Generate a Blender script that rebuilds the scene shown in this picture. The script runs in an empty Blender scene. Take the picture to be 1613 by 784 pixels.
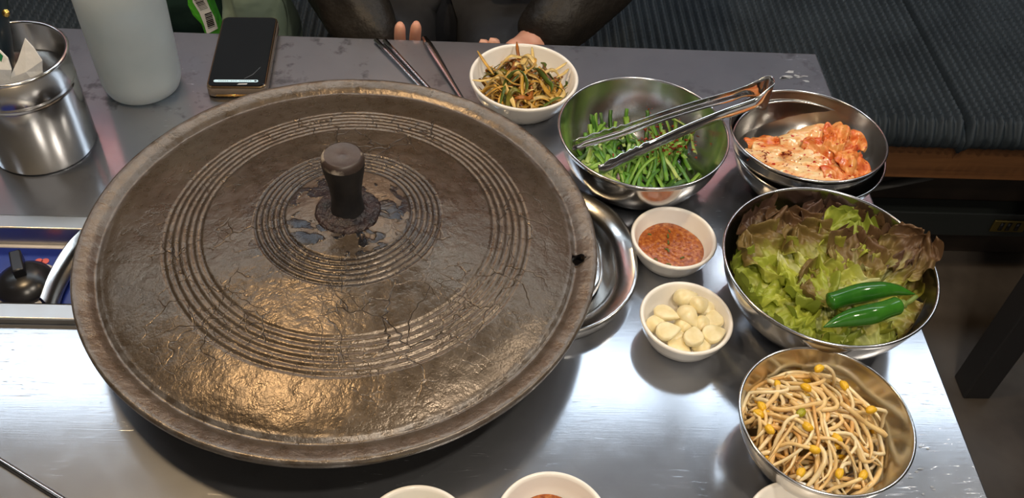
import bpy, bmesh, math, random
from math import sin, cos, pi, radians, sqrt, atan2
from mathutils import Vector, Matrix, noise as mnoise
sc = bpy.context.scene
col = sc.collection
T = 0.75                      # height of the table top above the floor

# ------------------------------------------------------------------ camera
FPX, DEP, ROLL, YAW = 1507.8, radians(47.2155), radians(4.4793), radians(4.267)
Fv = Vector((sin(YAW)*cos(DEP), cos(YAW)*cos(DEP), -sin(DEP)))
R0 = Vector((cos(YAW), -sin(YAW), 0)); U0 = R0.cross(Fv)
Rv = (R0*cos(ROLL) + U0*sin(ROLL)).normalized(); Uv = Rv.cross(Fv).normalized()
cd = bpy.data.cameras.new('camera'); cam = bpy.data.objects.new('camera', cd); col.objects.link(cam)
cd.sensor_fit = 'HORIZONTAL'; cd.sensor_width = 36; cd.lens = 36*FPX/1613
cd.clip_start = 0.01
cam.matrix_world = Matrix(((Rv.x, Uv.x, -Fv.x, 0), (Rv.y, Uv.y, -Fv.y, 0), (Rv.z, Uv.z, -Fv.z, T+.72), (0, 0, 0, 1)))
sc.camera = cam
CAM = Vector((0, 0, .72))
def at(u, v, z=0.0):
    """real place (table top = 0) of a thing seen at a photo pixel, at height z"""
    d = Fv + Rv*((u-806.5)/FPX) - Uv*((v-392)/FPX)
    return CAM + d*((z-.72)/d.z)

# ------------------------------------------------------------------ world and exposure
w = bpy.data.worlds.new('room_ambient'); sc.world = w; w.use_nodes = True
w.node_tree.nodes['Background'].inputs[0].default_value = (1.0, .93, .86, 1)
w.node_tree.nodes['Background'].inputs[1].default_value = .38
sc.view_settings.view_transform = 'Standard'; sc.view_settings.look = 'None'
sc.view_settings.gamma = 1; sc.view_settings.use_curve_mapping = False
sc.view_settings.exposure = 0.0
COOL_PANEL = 6.0      # ceiling tubes
WARM_LAMP = 310.0
COOL_LAMP = 60.0
NEON = 2.0

# ------------------------------------------------------------------ helpers
def link(o, parent=None):
    col.objects.link(o)
    if parent is not None: o.parent = parent
    return o
def tag(o, label=None, cat=None, group=None, kind=None):
    if label: o['label'] = label
    if cat: o['category'] = cat
    if group: o['group'] = group
    if kind: o['kind'] = kind
    return o
def empty(name, loc, rz=0):
    o = bpy.data.objects.new(name, None); o.empty_display_size = .02
    o.location = loc; o.rotation_euler = (0, 0, rz); return link(o)
class MB:
    def __init__(s): s.v = []; s.f = []; s.uv = None
    def add(s, v, f, M=None):
        n = len(s.v)
        s.v += [tuple(M @ Vector(p)) if M else tuple(p) for p in v]
        s.f += [tuple(i+n for i in q) for q in f]; return s
    def box(s, x0, x1, y0, y1, z0, z1, M=None):
        return s.add([(x0,y0,z0),(x1,y0,z0),(x1,y1,z0),(x0,y1,z0),(x0,y0,z1),(x1,y0,z1),(x1,y1,z1),(x0,y1,z1)],
                     [(0,3,2,1),(4,5,6,7),(0,1,5,4),(1,2,6,5),(2,3,7,6),(3,0,4,7)], M)
    def lathe(s, prof, seg=48, M=None, off=None):
        v = []; f = []; n = len(prof)
        for r, z in prof:
            ox, oy = off(r) if off else (0, 0)
            for k in range(seg):
                a = 2*pi*k/seg; v.append((ox+max(r, 1e-5)*cos(a), oy+max(r, 1e-5)*sin(a), z))
        for i in range(n-1):
            for k in range(seg):
                a, b = i*seg+k, i*seg+(k+1) % seg
                f.append((a, b, b+seg, a+seg))
        return s.add(v, f, M)
    def tube(s, path, rad, n=8, flat=1.0, up=None, caps=True):
        P = [Vector(p) for p in path]; m = len(P); v = []; f = []
        if not hasattr(rad, '__len__'): rad = [rad]*m
        t = (P[1]-P[0]).normalized()
        u = up.copy() if up else (Vector((0, 0, 1)) if abs(t.z) < .9 else Vector((1, 0, 0)))
        for i in range(m):
            t = (P[min(i+1, m-1)]-P[max(i-1, 0)]).normalized()
            u = (u - t*u.dot(t)).normalized(); w_ = t.cross(u)
            for k in range(n):
                a = 2*pi*k/n; v.append(P[i] + w_*(cos(a)*rad[i]) + u*(sin(a)*rad[i]*flat))
        for i in range(m-1):
            for k in range(n):
                a, b = i*n+k, i*n+(k+1) % n; f.append((a, b, b+n, a+n))
        if caps: f.append(tuple(reversed(range(n)))); f.append(tuple(range((m-1)*n, m*n)))
        return s.add(v, f)
    def build(s, name, mat, parent=None, loc=None, smooth=True, bevel=0, angle=None, subsurf=0):
        me = bpy.data.meshes.new(name); me.from_pydata([tuple(p) for p in s.v], [], s.f); me.update()
        bm = bmesh.new(); bm.from_mesh(me); bmesh.ops.recalc_face_normals(bm, faces=bm.faces); bm.to_mesh(me); bm.free()
        me.materials.append(mat)
        if smooth: me.shade_smooth()
        o = bpy.data.objects.new(name, me); link(o, parent)
        if loc is not None: o.location = loc
        if bevel:
            b = o.modifiers.new('bevel', 'BEVEL'); b.width = bevel; b.segments = 2; b.limit_method = 'ANGLE'; b.angle_limit = radians(35)
        if smooth and (angle or bevel):
            me.set_sharp_from_angle(angle=radians(angle or 40))
        if subsurf:
            q = o.modifiers.new('subsurf', 'SUBSURF'); q.levels = q.render_levels = subsurf
        return o
def smooth_path(pts, k=6):
    """Catmull-Rom through points"""
    P = [Vector(p) for p in pts]; P = [P[0]*2-P[1]] + P + [P[-1]*2-P[-2]]; out = []
    for i in range(1, len(P)-2):
        a, b, c, d = P[i-1:i+3]
        for j in range(k):
            t = j/k
            out.append(.5*((2*b)+(c-a)*t+(2*a-5*b+4*c-d)*t*t+(3*b-a-3*c+d)*t**3))
    out.append(P[-2]); return out

# ------------------------------------------------------------------ materials
class NT:
    def __init__(s, name):
        s.m = bpy.data.materials.new(name); s.m.use_nodes = True
        s.t = s.m.node_tree; s.b = s.t.nodes['Principled BSDF']
    def n(s, typ, **kw):
        x = s.t.nodes.new(typ)
        for k, v in kw.items():
            if k.startswith('i_'):
                key = k[2:]; key = int(key) if key.isdigit() else key.replace('_', ' ')
                x.inputs[key].default_value = v
            else: setattr(x, k, v)
        return x
    def l(s, a, b): s.t.links.new(a, b)
    def coords(s, scale=(1, 1, 1), kind='Object', rot=(0, 0, 0)):
        c = s.n('ShaderNodeTexCoord'); m = s.n('ShaderNodeMapping')
        m.inputs['Scale'].default_value = scale; m.inputs['Rotation'].default_value = rot
        s.l(c.outputs[kind], m.inputs[0]); return m.outputs[0]
    def noise(s, vec, scale, detail=3, rough=.55, dist=0):
        x = s.n('ShaderNodeTexNoise'); x.inputs['Scale'].default_value = scale; x.inputs['Detail'].default_value = detail
        x.inputs['Roughness'].default_value = rough; x.inputs['Distortion'].default_value = dist
        if vec is not None: s.l(vec, x.inputs['Vector'])
        return x.outputs['Fac']
    def ramp(s, fac, stops, interp='LINEAR'):
        x = s.n('ShaderNodeValToRGB'); x.color_ramp.interpolation = interp
        e = x.color_ramp.elements
        while len(e) < len(stops): e.new(.5)
        for k, (p, c) in enumerate(stops):
            e[k].position = p; e[k].color = (*c, 1) if hasattr(c, '__len__') else (c, c, c, 1)
        s.l(fac, x.inputs[0]); return x.outputs[0]
    def math(s, op, a, b=None, clamp=False):
        x = s.n('ShaderNodeMath', operation=op); x.use_clamp = clamp
        for i, q in enumerate((a, b)):
            if q is None: continue
            if isinstance(q, (int, float)): x.inputs[i].default_value = q
            else: s.l(q, x.inputs[i])
        return x.outputs[0]
    def mix(s, fac, a, b, typ='MIX'):
        x = s.n('ShaderNodeMix', data_type='RGBA', blend_type=typ)
        for k, q in ((0, fac), (6, a), (7, b)):
            if isinstance(q, (int, float)): x.inputs[k].default_value = q
            elif isinstance(q, tuple): x.inputs[k].default_value = (*q[:3], 1)
            else: s.l(q, x.inputs[k])
        return x.outputs[2]
    def bump(s, h, strength=.5, dist=.001, prev=None):
        x = s.n('ShaderNodeBump'); x.inputs['Strength'].default_value = strength; x.inputs['Distance'].default_value = dist
        s.l(h, x.inputs['Height'])
        if prev is not None: s.l(prev, x.inputs['Normal'])
        return x.outputs[0]
    def set(s, **kw):
        for k, v in kw.items():
            i = s.b.inputs[{'color': 'Base Color', 'rough': 'Roughness', 'metal': 'Metallic', 'trans': 'Transmission Weight', 'ior': 'IOR',
                            'spec': 'Specular IOR Level', 'normal': 'Normal', 'sss': 'Subsurface Weight', 'coat': 'Coat Weight',
                            'coat_rough': 'Coat Roughness', 'emit': 'Emission Color', 'estr': 'Emission Strength', 'alpha': 'Alpha',
                            'sheen': 'Sheen Weight', 'aniso': 'Anisotropic'}[k]]
            if isinstance(v, (int, float)): i.default_value = v
            elif isinstance(v, tuple): i.default_value = (*v, 1) if len(v) == 3 else v
            else: s.l(v, i)
        return s.m
def plain(name, c, rough=.5, metal=0, **kw): return NT(name).set(color=c, rough=rough, metal=metal, **kw)
def mottled(name, c1, c2, scale=20, rough=.5, bump=.2, bd=.001, metal=0, stops=(.35, .65), detail=4, stretch=(1, 1, 1), kind='Object', **kw):
    t = NT(name); v = t.coords(stretch, kind); f = t.noise(v, scale, detail)
    return t.set(color=t.ramp(f, [(stops[0], c1), (stops[1], c2)]), rough=rough, metal=metal, normal=t.bump(t.noise(v, scale*3, 3), bump, bd), **kw)
def emitter(name, c, s): return plain(name, (.9, .9, .9), .5, emit=c, estr=s)

def mat_table():
    t = NT('brushed_steel_top'); v = t.coords()
    n1 = t.noise(v, 5, 4, .6); n2 = t.noise(v, 60, 4, .6)
    sp = t.ramp(t.noise(v, 38, 3, .6), [(.58, 0.0), (.68, 1.0)])           # dark stain spots
    area = t.ramp(t.noise(v, 4.5, 2), [(.42, 0.0), (.55, 1.0)])
    spots = t.math('MULTIPLY', sp, area)
    sy = t.n('ShaderNodeSeparateXYZ'); t.l(v, sy.inputs[0]); far = t.ramp(sy.outputs[1], [(.10, .12), (.25, 1.0)])   # old burn marks along the wall side
    spots = t.math('MULTIPLY', spots, far)
    sv = t.coords((30, 420, 1), rot=(0, 0, -.5)); scr = t.math('MULTIPLY', t.ramp(t.noise(sv, 2.0, 2, .5, .9), [(.66, 0.0), (.74, 1.0)]), t.ramp(t.noise(v, 7, 2), [(.46, 0.0), (.6, 1.0)]))
    base = t.ramp(n1, [(.3, (.36, .375, .41)), (.7, (.48, .495, .53))])
    base = t.mix(t.math('MULTIPLY', spots, .65), base, (.12, .115, .125))
    r = t.math('ADD', t.math('MULTIPLY', n1, .12), t.math('MULTIPLY', n2, .08))
    r = t.math('ADD', r, .04); r = t.math('ADD', r, t.math('MULTIPLY', scr, .16))
    gr = t.noise(t.coords((30, 900, 1)), 1.0, 3)
    nb = t.bump(gr, .05, .0004); nb = t.bump(scr, .22, .0003, nb); nb = t.bump(t.noise(v, 9, 2), .05, .004, nb)
    m = t.set(color=base, metal=1.0, rough=r, normal=nb)
    g = t.n('ShaderNodeBsdfPrincipled'); g.inputs['Metallic'].default_value = 1; g.inputs['Roughness'].default_value = .46
    t.l(base, g.inputs['Base Color']); t.l(nb, g.inputs['Normal'])
    mx = t.n('ShaderNodeMixShader'); mx.inputs[0].default_value = .34
    t.l(t.b.outputs[0], mx.inputs[1]); t.l(g.outputs[0], mx.inputs[2]); t.l(mx.outputs[0], t.t.nodes['Material Output'].inputs[0]); return m
def mat_steel(name, c=.62, r=.16, scale=40, bump=.04):
    t = NT(name); v = t.coords(); n = t.noise(v, scale, 3)
    return t.set(color=(c, c*.985, c*.965), metal=1.0, rough=t.math('ADD', t.math('MULTIPLY', n, .1), r-.05), normal=t.bump(t.noise(v, 14, 2), bump, .002))
def mat_lid():
    t = NT('seasoned_cast_iron'); v = t.coords()
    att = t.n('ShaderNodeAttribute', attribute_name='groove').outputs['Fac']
    rad = t.n('ShaderNodeAttribute', attribute_name='radius').outputs['Fac']
    n1 = t.noise(v, 9, 4, .6); n2 = t.noise(v, 90, 4, .65); n3 = t.noise(v, 400, 2)
    c = t.ramp(n1, [(.3, (.062, .043, .027)), (.5, (.096, .068, .043)), (.72, (.125, .096, .068))])
    c = t.mix(t.math('MULTIPLY', t.ramp(n2, [(.42, 0.0), (.7, 1.0)]), .35), c, (.17, .135, .105))
    # crazed seasoning: cracks in patches
    dv = t.n('ShaderNodeVectorMath', operation='ADD'); t.l(v, dv.inputs[0])
    nz = t.n('ShaderNodeTexNoise'); nz.inputs['Scale'].default_value = 34; t.l(v, nz.inputs['Vector'])
    sc_ = t.n('ShaderNodeVectorMath', operation='SCALE'); t.l(nz.outputs['Color'], sc_.inputs[0]); sc_.inputs['Scale'].default_value = .03
    t.l(sc_.outputs[0], dv.inputs[1])
    def cracks(scale, w):
        vo = t.n('ShaderNodeTexVoronoi', feature='DISTANCE_TO_EDGE'); vo.inputs['Scale'].default_value = scale
        t.l(dv.outputs[0], vo.inputs['Vector'])
        return t.ramp(vo.outputs['Distance'], [(0.0, 1.0), (w, 0.0)])
    zone = t.ramp(rad, [(.16, 0.0), (.30, 1.0), (.62, 1.0), (.78, .35), (.90, 0.0)])
    patch = t.ramp(t.noise(v, 11, 3), [(.5, 0.0), (.6, 1.0)])
    k = t.math('MULTIPLY', t.math('MULTIPLY', cracks(30, .02), patch), zone)
    k2 = t.math('MULTIPLY', t.math('MULTIPLY', cracks(75, .035), t.ramp(t.noise(v, 16, 3), [(.52, 0.0), (.62, .55)])), zone)
    k = t.math('MAXIMUM', k, k2)
    # old black coating left in the inner rings and round the knob
    inner = t.ramp(rad, [(.20, 1.0), (.36, .75), (.44, 0.0)])
    fl = t.ramp(t.noise(v, 55, 3, .5, .8), [(.50, 0.0), (.54, 1.0)])
    blk = t.math('MULTIPLY', t.math('MULTIPLY', fl, inner), t.ramp(rad, [(.13, 1.0), (.2, 1.0), (.24, .5), (.4, .35)]))
    dark = t.math('MAXIMUM', t.math('MULTIPLY', k, .7), blk)
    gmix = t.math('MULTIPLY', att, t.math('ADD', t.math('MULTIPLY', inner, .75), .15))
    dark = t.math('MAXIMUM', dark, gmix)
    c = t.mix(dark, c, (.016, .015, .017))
    # pale ash where the brim meets the dome
    ash = t.ramp(rad, [(.885, 0.0), (.905, .85), (.925, .15), (.975, 0.25), (.995, .5)])
    ash = t.math('MULTIPLY', ash, t.ramp(t.noise(v, 70, 4, .7), [(.40, 0.1), (.6, 1.0)]))
    c = t.mix(ash, c, (.22, .205, .195))
    rgh = t.math('ADD', t.math('MULTIPLY', n2, .24), .17)
    rgh = t.math('SUBTRACT', rgh, t.math('MULTIPLY', blk, .06)); rgh = t.math('ADD', rgh, t.math('MULTIPLY', ash, .15))
    b = t.bump(n1, .25, .004); b = t.bump(n2, .55, .0014, b); b = t.bump(t.noise(t.coords((1, 1, 1)), 190, 3, .6, .5), .35, .0007, b); b = t.bump(n3, .15, .0003, b)
    inv = t.math('SUBTRACT', 1.0, k); b = t.bump(inv, .5, .0012, b); b = t.bump(t.math('ADD', blk, t.math('MULTIPLY', ash, .4)), .5, .0012, b)
    # circular turning marks
    return t.set(color=c, rough=rgh, metal=.55, spec=.75, normal=b)
M = {}
M['table'] = mat_table()
M['lid'] = mat_lid()
M['bowl'] = mat_steel('polished_steel_bowl', .60, .19)
M['cup'] = mat_steel('polished_steel_cup', .60, .17)
M['pan'] = mat_steel('polished_steel_pan', .62, .2)
M['tongs'] = mat_steel('polished_steel_tongs', .70, .10)
M['cutlery'] = mat_steel('polished_steel_cutlery', .6, .16)
M['housing'] = mat_steel('brushed_steel_housing', .46, .34)
M['knob'] = mottled('black_knob_iron', (.008, .008, .009), (.02, .018, .018), 60, .5, .35, .0006)
M['knob_top'] = mottled('worn_knob_top', (.035, .024, .022), (.07, .052, .046), 60, .38, .3, .0005)
M['knob_worn'] = mottled('bare_worn_edge', (.045, .030, .025), (.50, .43, .35), 45, .4, .3, .0006, stops=(.48, .62))
M['soot'] = mottled('burnt_crust', (.010, .009, .010), (.045, .025, .022), 90, .36, 1.0, .003)
M['white'] = plain('cream_white_melamine', (.88, .845, .79), .22, coat=.3)
M['black'] = plain('black_plastic', (.012, .012, .014), .28)
M['dark_metal'] = plain('dark_painted_metal', (.02, .02, .022), .4)

# ------------------------------------------------------------------ the room
wood = NT('bench_wood'); v_ = wood.coords((1.2, 9, 30)); wn = wood.noise(v_, 2.2, 4, .6, .6)
M['wood'] = wood.set(color=wood.ramp(wn, [(.3, (.10, .040, .014)), (.7, (.22, .095, .034))]), rough=.45)
M['wood_dark'] = mottled('dark_stained_wood', (.018, .013, .010), (.035, .024, .017), 12, .45)
M['floor'] = mottled('worn_grey_brown_floor', (.055, .045, .038), (.11, .092, .078), 6, .42, .15)
M['wall'] = mottled('dark_grey_plaster', (.13, .125, .13), (.18, .175, .18), 5, .8)
M['ceil'] = mottled('grey_ceiling_paint', (.22, .21, .20), (.28, .27, .26), 5, .8)
def struct(name, x0, x1, y0, y1, z0, z1, mat):
    o = MB().box(x0, x1, y0, y1, z0, z1).build(name, mat, smooth=False); o['kind'] = 'structure'; return o
struct('floor', -3, 4, -2.5, 2.5, -.1, 0, M['floor'])
struct('ceiling', -3, 4, -2.5, 2.5, T+1.66, T+1.76, M['ceil'])
struct('wall_back', -3, 4, 2.4, 2.5, 0, T+1.66, M['wall'])
struct('wall_left', -3.1, -3, -2.5, 2.5, 0, T+1.66, M['wall'])
struct('wall_right', 4, 4.1, -2.5, 2.5, 0, T+1.66, M['wall'])

# ceiling lights
M['tube'] = emitter('cool_white_diffuser', (.76, .89, 1.0), COOL_PANEL)
M['warm'] = emitter('warm_bulb', (1.0, .70, .38), WARM_LAMP)
M['fill_lamp'] = emitter('added_fill_bulb', (1.0, .88, .72), WARM_LAMP)  # for the added fill downlights
M['cool'] = emitter('cool_downlight', (.85, .93, 1.0), COOL_LAMP)
M['neon'] = emitter('pink_neon_band', (1.0, .30, .26), NEON)
M['fix'] = plain('white_enamel', (.7, .7, .68), .4)
for k, (x0, x1, where) in enumerate(((-2.15, -.80, 'left of the lidded griddle'), (-.75, .60, 'straight above the bench by the seated person'), (.65, 2.0, 'above the wooden bench front'))):
    t = empty('ceiling_tube_light', ((x0+x1)/2, 1.65, T+1.60))
    tag(t, 'long cool white ceiling batten light ' + where, 'ceiling light', 'ceiling batten lights')
    hw = (x1-x0)/2
    MB().box(-hw, hw, -.165, .15, .012, .06).build('housing', M['fix'], t, bevel=.004)
    MB().box(-hw+.01, hw-.01, -.095, .14, 0, .012).build('diffuser', M['tube'], t, bevel=.003)
    MB().box(-hw+.01, hw-.01, -.155, -.125, 0, .012).build('diffuser', M['tube'], t, bevel=.003)
def downlight(x, y, mat, label, r=.035):
    t = empty('ceiling_downlight', (x, y, T+1.66)); tag(t, label, 'ceiling light', 'ceiling downlights')
    MB().lathe([(r+.018, 0), (r+.018, -.006), (r+.004, -.010), (r, -.004), (r, 0)], 24).build('trim_ring', M['fix'], t)
    MB().lathe([(0, -.014), (r*.6, -.011), (r, -.003)], 24).build('lens', mat, t)
downlight(-.60, .70, M['warm'], 'warm ceiling downlight above the steel cup', .064)
downlight(-.25, 2.05, M['warm'], 'warm ceiling downlight behind the seated person', .03)
downlight(.55, .10, M['fill_lamp'], 'added fill downlight over the open side of the table near the bean sprouts', .06)  # this and the next ones are fill, added to brighten the food
downlight(1.3, .75, M['fill_lamp'], 'added fill downlight over the neighbouring dark table', .05)
downlight(.10, -.55, M['fill_lamp'], 'added fill downlight well behind the open table front', .06)
for x, y, lb in ((-1.0, 2.2, 'back wall beside the neon band'), (.9, 2.15, 'bench end near the back wall'), (-1.5, .4, 'far end of the burner table')):
    downlight(x, y, M['cool'], 'cool white ceiling downlight over the ' + lb, .028)
nb = empty('neon_sign_band', (.2, 2.385, T+1.44)); tag(nb, 'long pink glowing band high on the back wall', 'light band')
MB().box(-2.0, 2.0, -.01, .015, -.07, .07).build('backing', M['fix'], nb)
MB().box(-1.95, 1.95, -.025, -.01, -.05, .05).build('glow_strip', M['neon'], nb, bevel=.004)

# ------------------------------------------------------------------ bench and cushions
BT = .45; BY = 1.245
bench = empty('bench', (0, 1.6, 0)); tag(bench, 'long built-in bench with a brown wooden front board under black mats', 'bench')
def bpart(name, x0, x1, y0, y1, z0, z1, mat, bev=.003): return MB().box(x0, x1, y0-1.6, y1-1.6, z0, z1).build(name, mat, bench, bevel=bev)
bpart('front_board', -1.6, 1.95, BY+.012, BY+.04, BT-.128, BT-.046, M['wood'])
bpart('seat_board', -1.6, 1.95, BY+.04, 2.0, BT-.085, BT-.046, M['wood_dark'])
bpart('recessed_panel', -1.6, 1.95, 1.37, 1.39, .15, BT-.085, M['wood_dark'])
bpart('base_rail', -1.6, 1.95, 1.33, 1.37, .10, .165, plain('dark_grey_rail', (.022, .026, .025), .35))
bpart('plinth', -1.6, 1.95, 1.38, 1.99, 0.0, .15, M['wood_dark'])
pl = MB().box(1.065, 1.135, 1.326-1.6, 1.331-1.6, .118, .150).build('rail_plate', plain('tarnished_brass', (.16, .12, .03), .4, .6), bench, bevel=.002)
tag(pl, 'tarnished brass plate on the dark rail')
for dx in (1.079, 1.094, 1.112): MB().box(dx, dx+.008, 1.3245-1.6, 1.3262-1.6, .124, .145).build('plate_mark', M['black'], pl)
br = MB().tube([(.745, 1.364-1.6, .18), (.80, 1.364-1.6, .255), (.905, 1.364-1.6, .262), (.915, 1.364-1.6, .232), (.855, 1.364-1.6, .212), (.80, 1.364-1.6, .195)], .011, 6, .5).build('bent_strip', plain('dull_grey_strip', (.11, .105, .095), .5), bench)  # bent grey strip set against the recessed panel
tag(br, 'dull grey bent strip under the bench')
M['mat'] = NT('black_ribbed_knit'); _t = M['mat']; _v = _t.coords((1, 1, 1)); _n = _t.noise(_v, 420, 2)
M['mat'] = _t.set(color=_t.ramp(_t.noise(_v, 8, 3), [(.3, (.015, .022, .029)), (.7, (.030, .041, .051))]), rough=.62, spec=.3, normal=_t.bump(_n, .4, .0008))
def cushion(x0, x1, label):
    W = x1-x0; D = .58; nx = int(W/.0165)*6; dy = .0036; ny = int(D/dy)
    prof = [(.004, -.046, .0), (.0, -.04, .4), (-.001, -.03, .8), (.0, -.02, 1), (.003, -.011, 1), (.009, -.004, 1)]
    prof += [(.016+dy*j, 0, 1) for j in range(ny)] + [(.016+dy*ny+.006, -.02, .6), (.016+dy*ny+.008, -.046, 0)]
    v = []; f = []
    for j, (y, z, am) in enumerate(prof):
        for i in range(nx+1):
            x = i*W/nx; e = min(x, W-x); edge = max(0, 1-e/.012)
            row = int(x/.0165); ph = (x/.0165) % 1.0
            rid = max(0, sin(pi*ph))**1.1
            br_ = .80+.20*sin(2*pi*(y/.0125+.9*ph) + row*2.4)
            h = .0170*rid*br_*am
            if j < 5: v.append((x, y-h*.8, z-edge*edge*.012))
            else: v.append((x, y, z+h-edge*edge*.022))
    for j in range(len(prof)-1):
        for i in range(nx):
            a = j*(nx+1)+i; f.append((a, a+1, a+nx+2, a+nx+1))
    mb = MB(); mb.v = v; mb.f = f
    o = mb.build('bench_cushion', M['mat'], loc=(x0, BY, BT-.001)); tag(o, label, 'cushion', 'ribbed bench cushions')
    return o
cushion(-1.0, -.0705, 'black ribbed seat mat behind the frosted bottle and green bags')
cushion(-.07, .8595, 'black ribbed seat mat behind the far right table corner, beside the seated person')
cushion(.86, 1.79, 'black ribbed seat mat at the bench end, past the mat seam')

# ------------------------------------------------------------------ table
TX0, TX1, TY0, TY1 = -.80, .4515, .24, 1.0225
HX0, HX1, HY0, HY1 = -.7035, -.3615, .5725, .6715         # opening for the burner controls
tab = empty('restaurant_table', (-.17, .63, 0)); tag(tab, 'long stainless steel restaurant table with worn scratched top', 'table')
def table_top():
    bm = bmesh.new(); th = .035
    xs = [TX0, HX0, HX1, TX1]; ys = [TY0, HY0, HY1, TY1]
    for z in (0, -th):
        g = [[bm.verts.new((x+.17, y-.63, T+z)) for x in xs] for y in ys]
        for j in range(3):
            for i in range(3):
                if (i, j) == (1, 1): continue
                bm.faces.new((g[j][i], g[j][i+1], g[j+1][i+1], g[j+1][i]))
        if z == 0: top = g
        else: bot = g
    ring = [(0, i) for i in range(4)] + [(j, 3) for j in range(1, 4)] + [(3, i) for i in (2, 1, 0)] + [(j, 0) for j in (2, 1)]
    for a, b in zip(ring, ring[1:]+ring[:1]): bm.faces.new((top[a[0]][a[1]], top[b[0]][b[1]], bot[b[0]][b[1]], bot[a[0]][a[1]]))
    ring = [(1, 1), (1, 2), (2, 2), (2, 1)]
    for a, b in zip(ring, ring[1:]+ring[:1]): bm.faces.new((top[a[0]][a[1]], top[b[0]][b[1]], bot[b[0]][b[1]], bot[a[0]][a[1]]))
    bmesh.ops.recalc_face_normals(bm, faces=bm.faces)
    me = bpy.data.meshes.new('tabletop'); bm.to_mesh(me); bm.free(); me.materials.append(M['table'])
    o = bpy.data.objects.new('tabletop', me); link(o, tab)
    b = o.modifiers.new('bevel', 'BEVEL'); b.width = .002; b.segments = 2; b.limit_method = 'ANGLE'
    return o
table_top()
for x in (TX0+.05, TX1-.06):
    for y in (TY0+.06, TY1-.07): MB().box(x-.02+.17, x+.02+.17, y-.02-.63, y+.02-.63, 0, T-.034).build('leg', M['dark_metal'], tab, bevel=.002)
# peeled film and water marks near the far right corner and the right edge
M['film'] = mottled('peeling_clear_film', (.30, .32, .34), (.55, .57, .6), 40, .3)
rng = random.Random(5)
for (u, v, s, n) in ((1238, 118, .010, 5), (1262, 122, .008, 4), (1443, 745, .004, 3), (1462, 772, .003, 3), (1452, 700, .003, 2)):
    for k in range(n):
        p = at(u+rng.uniform(-9, 9), v+rng.uniform(-7, 7)); mb = MB(); pts = []
        for q in range(7):
            a = 2*pi*q/7; rr = s*rng.uniform(.2, .7); pts.append((p.x+rr*cos(a)*1.2+.17, p.y+rr*sin(a)*.5-.63, T+.0006))
        mb.v = pts; mb.f = [tuple(range(7))]
        mb.build('film_scrap', M['film'], tab, smooth=False)

# neighbouring table: only one dark leg shows
nt = empty('neighbouring_table', (1.30, .72, 0)); tag(nt, 'dark table beyond the steel table, its square leg on the floor', 'table')
for x in (-.328, .33):
    for y in (.306, -.31): MB().box(x-.026, x+.026, y-.026, y+.026, 0, T-.03).build('leg', M['dark_metal'], nt, bevel=.003)
MB().box(-.36, .38, -.36, .345, T-.03, T).build('tabletop', M['table'], nt, bevel=.002)

# ------------------------------------------------------------------ gas burner
BX, BYc = -.11, .642
bu = empty('gas_burner', (BX, BYc, T)); tag(bu, 'steel gas burner set into the table, with blue control panel', 'gas burner')
def frame(x0, x1, y0, y1, wd, z0, z1):
    mb = MB()
    mb.box(x0, x1, y0, y0+wd, z0, z1); mb.box(x0, x1, y1-wd, y1, z0, z1); mb.box(x0, x0+wd, y0+wd, y1-wd, z0, z1); mb.box(x1-wd, x1, y0+wd, y1-wd, z0, z1)
    return mb
fx0, fx1, fy0, fy1 = -.72-BX, -.345-BX, .5555-BYc, .688-BYc
frame(fx0, fx1, fy0, fy1, .0185, 0.0, .0085).build('rim_frame', M['housing'], bu, bevel=.0015)
wl = MB(); ix0, ix1, iy0, iy1 = fx0+.019, fx1-.019, fy0+.019, fy1-.019
for a, b in (((ix0, iy0), (ix1, iy0)), ((ix1, iy0), (ix1, iy1)), ((ix1, iy1), (ix0, iy1)), ((ix0, iy1), (ix0, iy0))):
    wl.add([(a[0], a[1], .008), (b[0], b[1], .008), (b[0], b[1], -.03), (a[0], a[1], -.03)], [(0, 1, 2, 3)])
wl.add([(ix0, iy0, -.03), (ix1, iy0, -.03), (ix1, iy1, -.03), (ix0, iy1, -.03)], [(0, 1, 2, 3)])
wl.build('control_well', M['housing'], bu, smooth=False)
PZ = -.016
M['blue'] = plain('blue_panel_print', (.012, .028, .22), .3); M['panel_white'] = plain('pale_panel_print', (.62, .58, .56), .35)
M['red_print'] = plain('red_panel_print', (.62, .10, .07), .4)
cp = MB().box(-.53-BX, ix1-.001, iy0+.001, iy1-.004, PZ-.004, PZ).build('control_panel', M['blue'], bu, bevel=.0008); tag(cp, 'blue printed control panel')
kc = at(38, 443, PZ+.006); kx, ky = kc.x-BX, kc.y-BYc
MB().lathe([(0, PZ+.0008), (.0305, PZ+.0008), (.0305, PZ+.0003)], 40, Matrix.Translation((kx+.004, ky-.002, 0))).build('dial_print', M['panel_white'], cp)
MB().box(-.53-BX, ix1-.001, iy1-.004, iy1, PZ-.002, PZ+.0012).build('panel_edge', M['panel_white'], cp)
MB().box(-.53-BX, ix1-.03, iy0+.001, iy0+.004, PZ, PZ+.0006).build('panel_edge', M['panel_white'], cp)
for (u, v) in ((61, 411), (71, 411), (10, 429), (17, 424)):
    p = at(u, v, PZ+.001)
    MB().lathe([(.0, .0), (.0038, .0)], 16, Matrix.Translation((p.x-BX, p.y-BYc, PZ+.0009))).build('flame_mark', M['red_print'], cp)
kn = MB().lathe([(.0, .016), (.014, .0155), (.0195, .012), (.0265, .006), (.0275, .003), (.0272, 0.0)], 40, Matrix.Translation((kx, ky, PZ+.001))).build('control_knob', M['black'], bu)
gm = Matrix.Translation((kx, ky, PZ+.001)) @ Matrix.Rotation(radians(25), 4, 'Z')
MB().box(-.0055, .0055, -.004, .024, .010, .026, gm).build('knob_grip', M['black'], kn, bevel=.0015)
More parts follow.
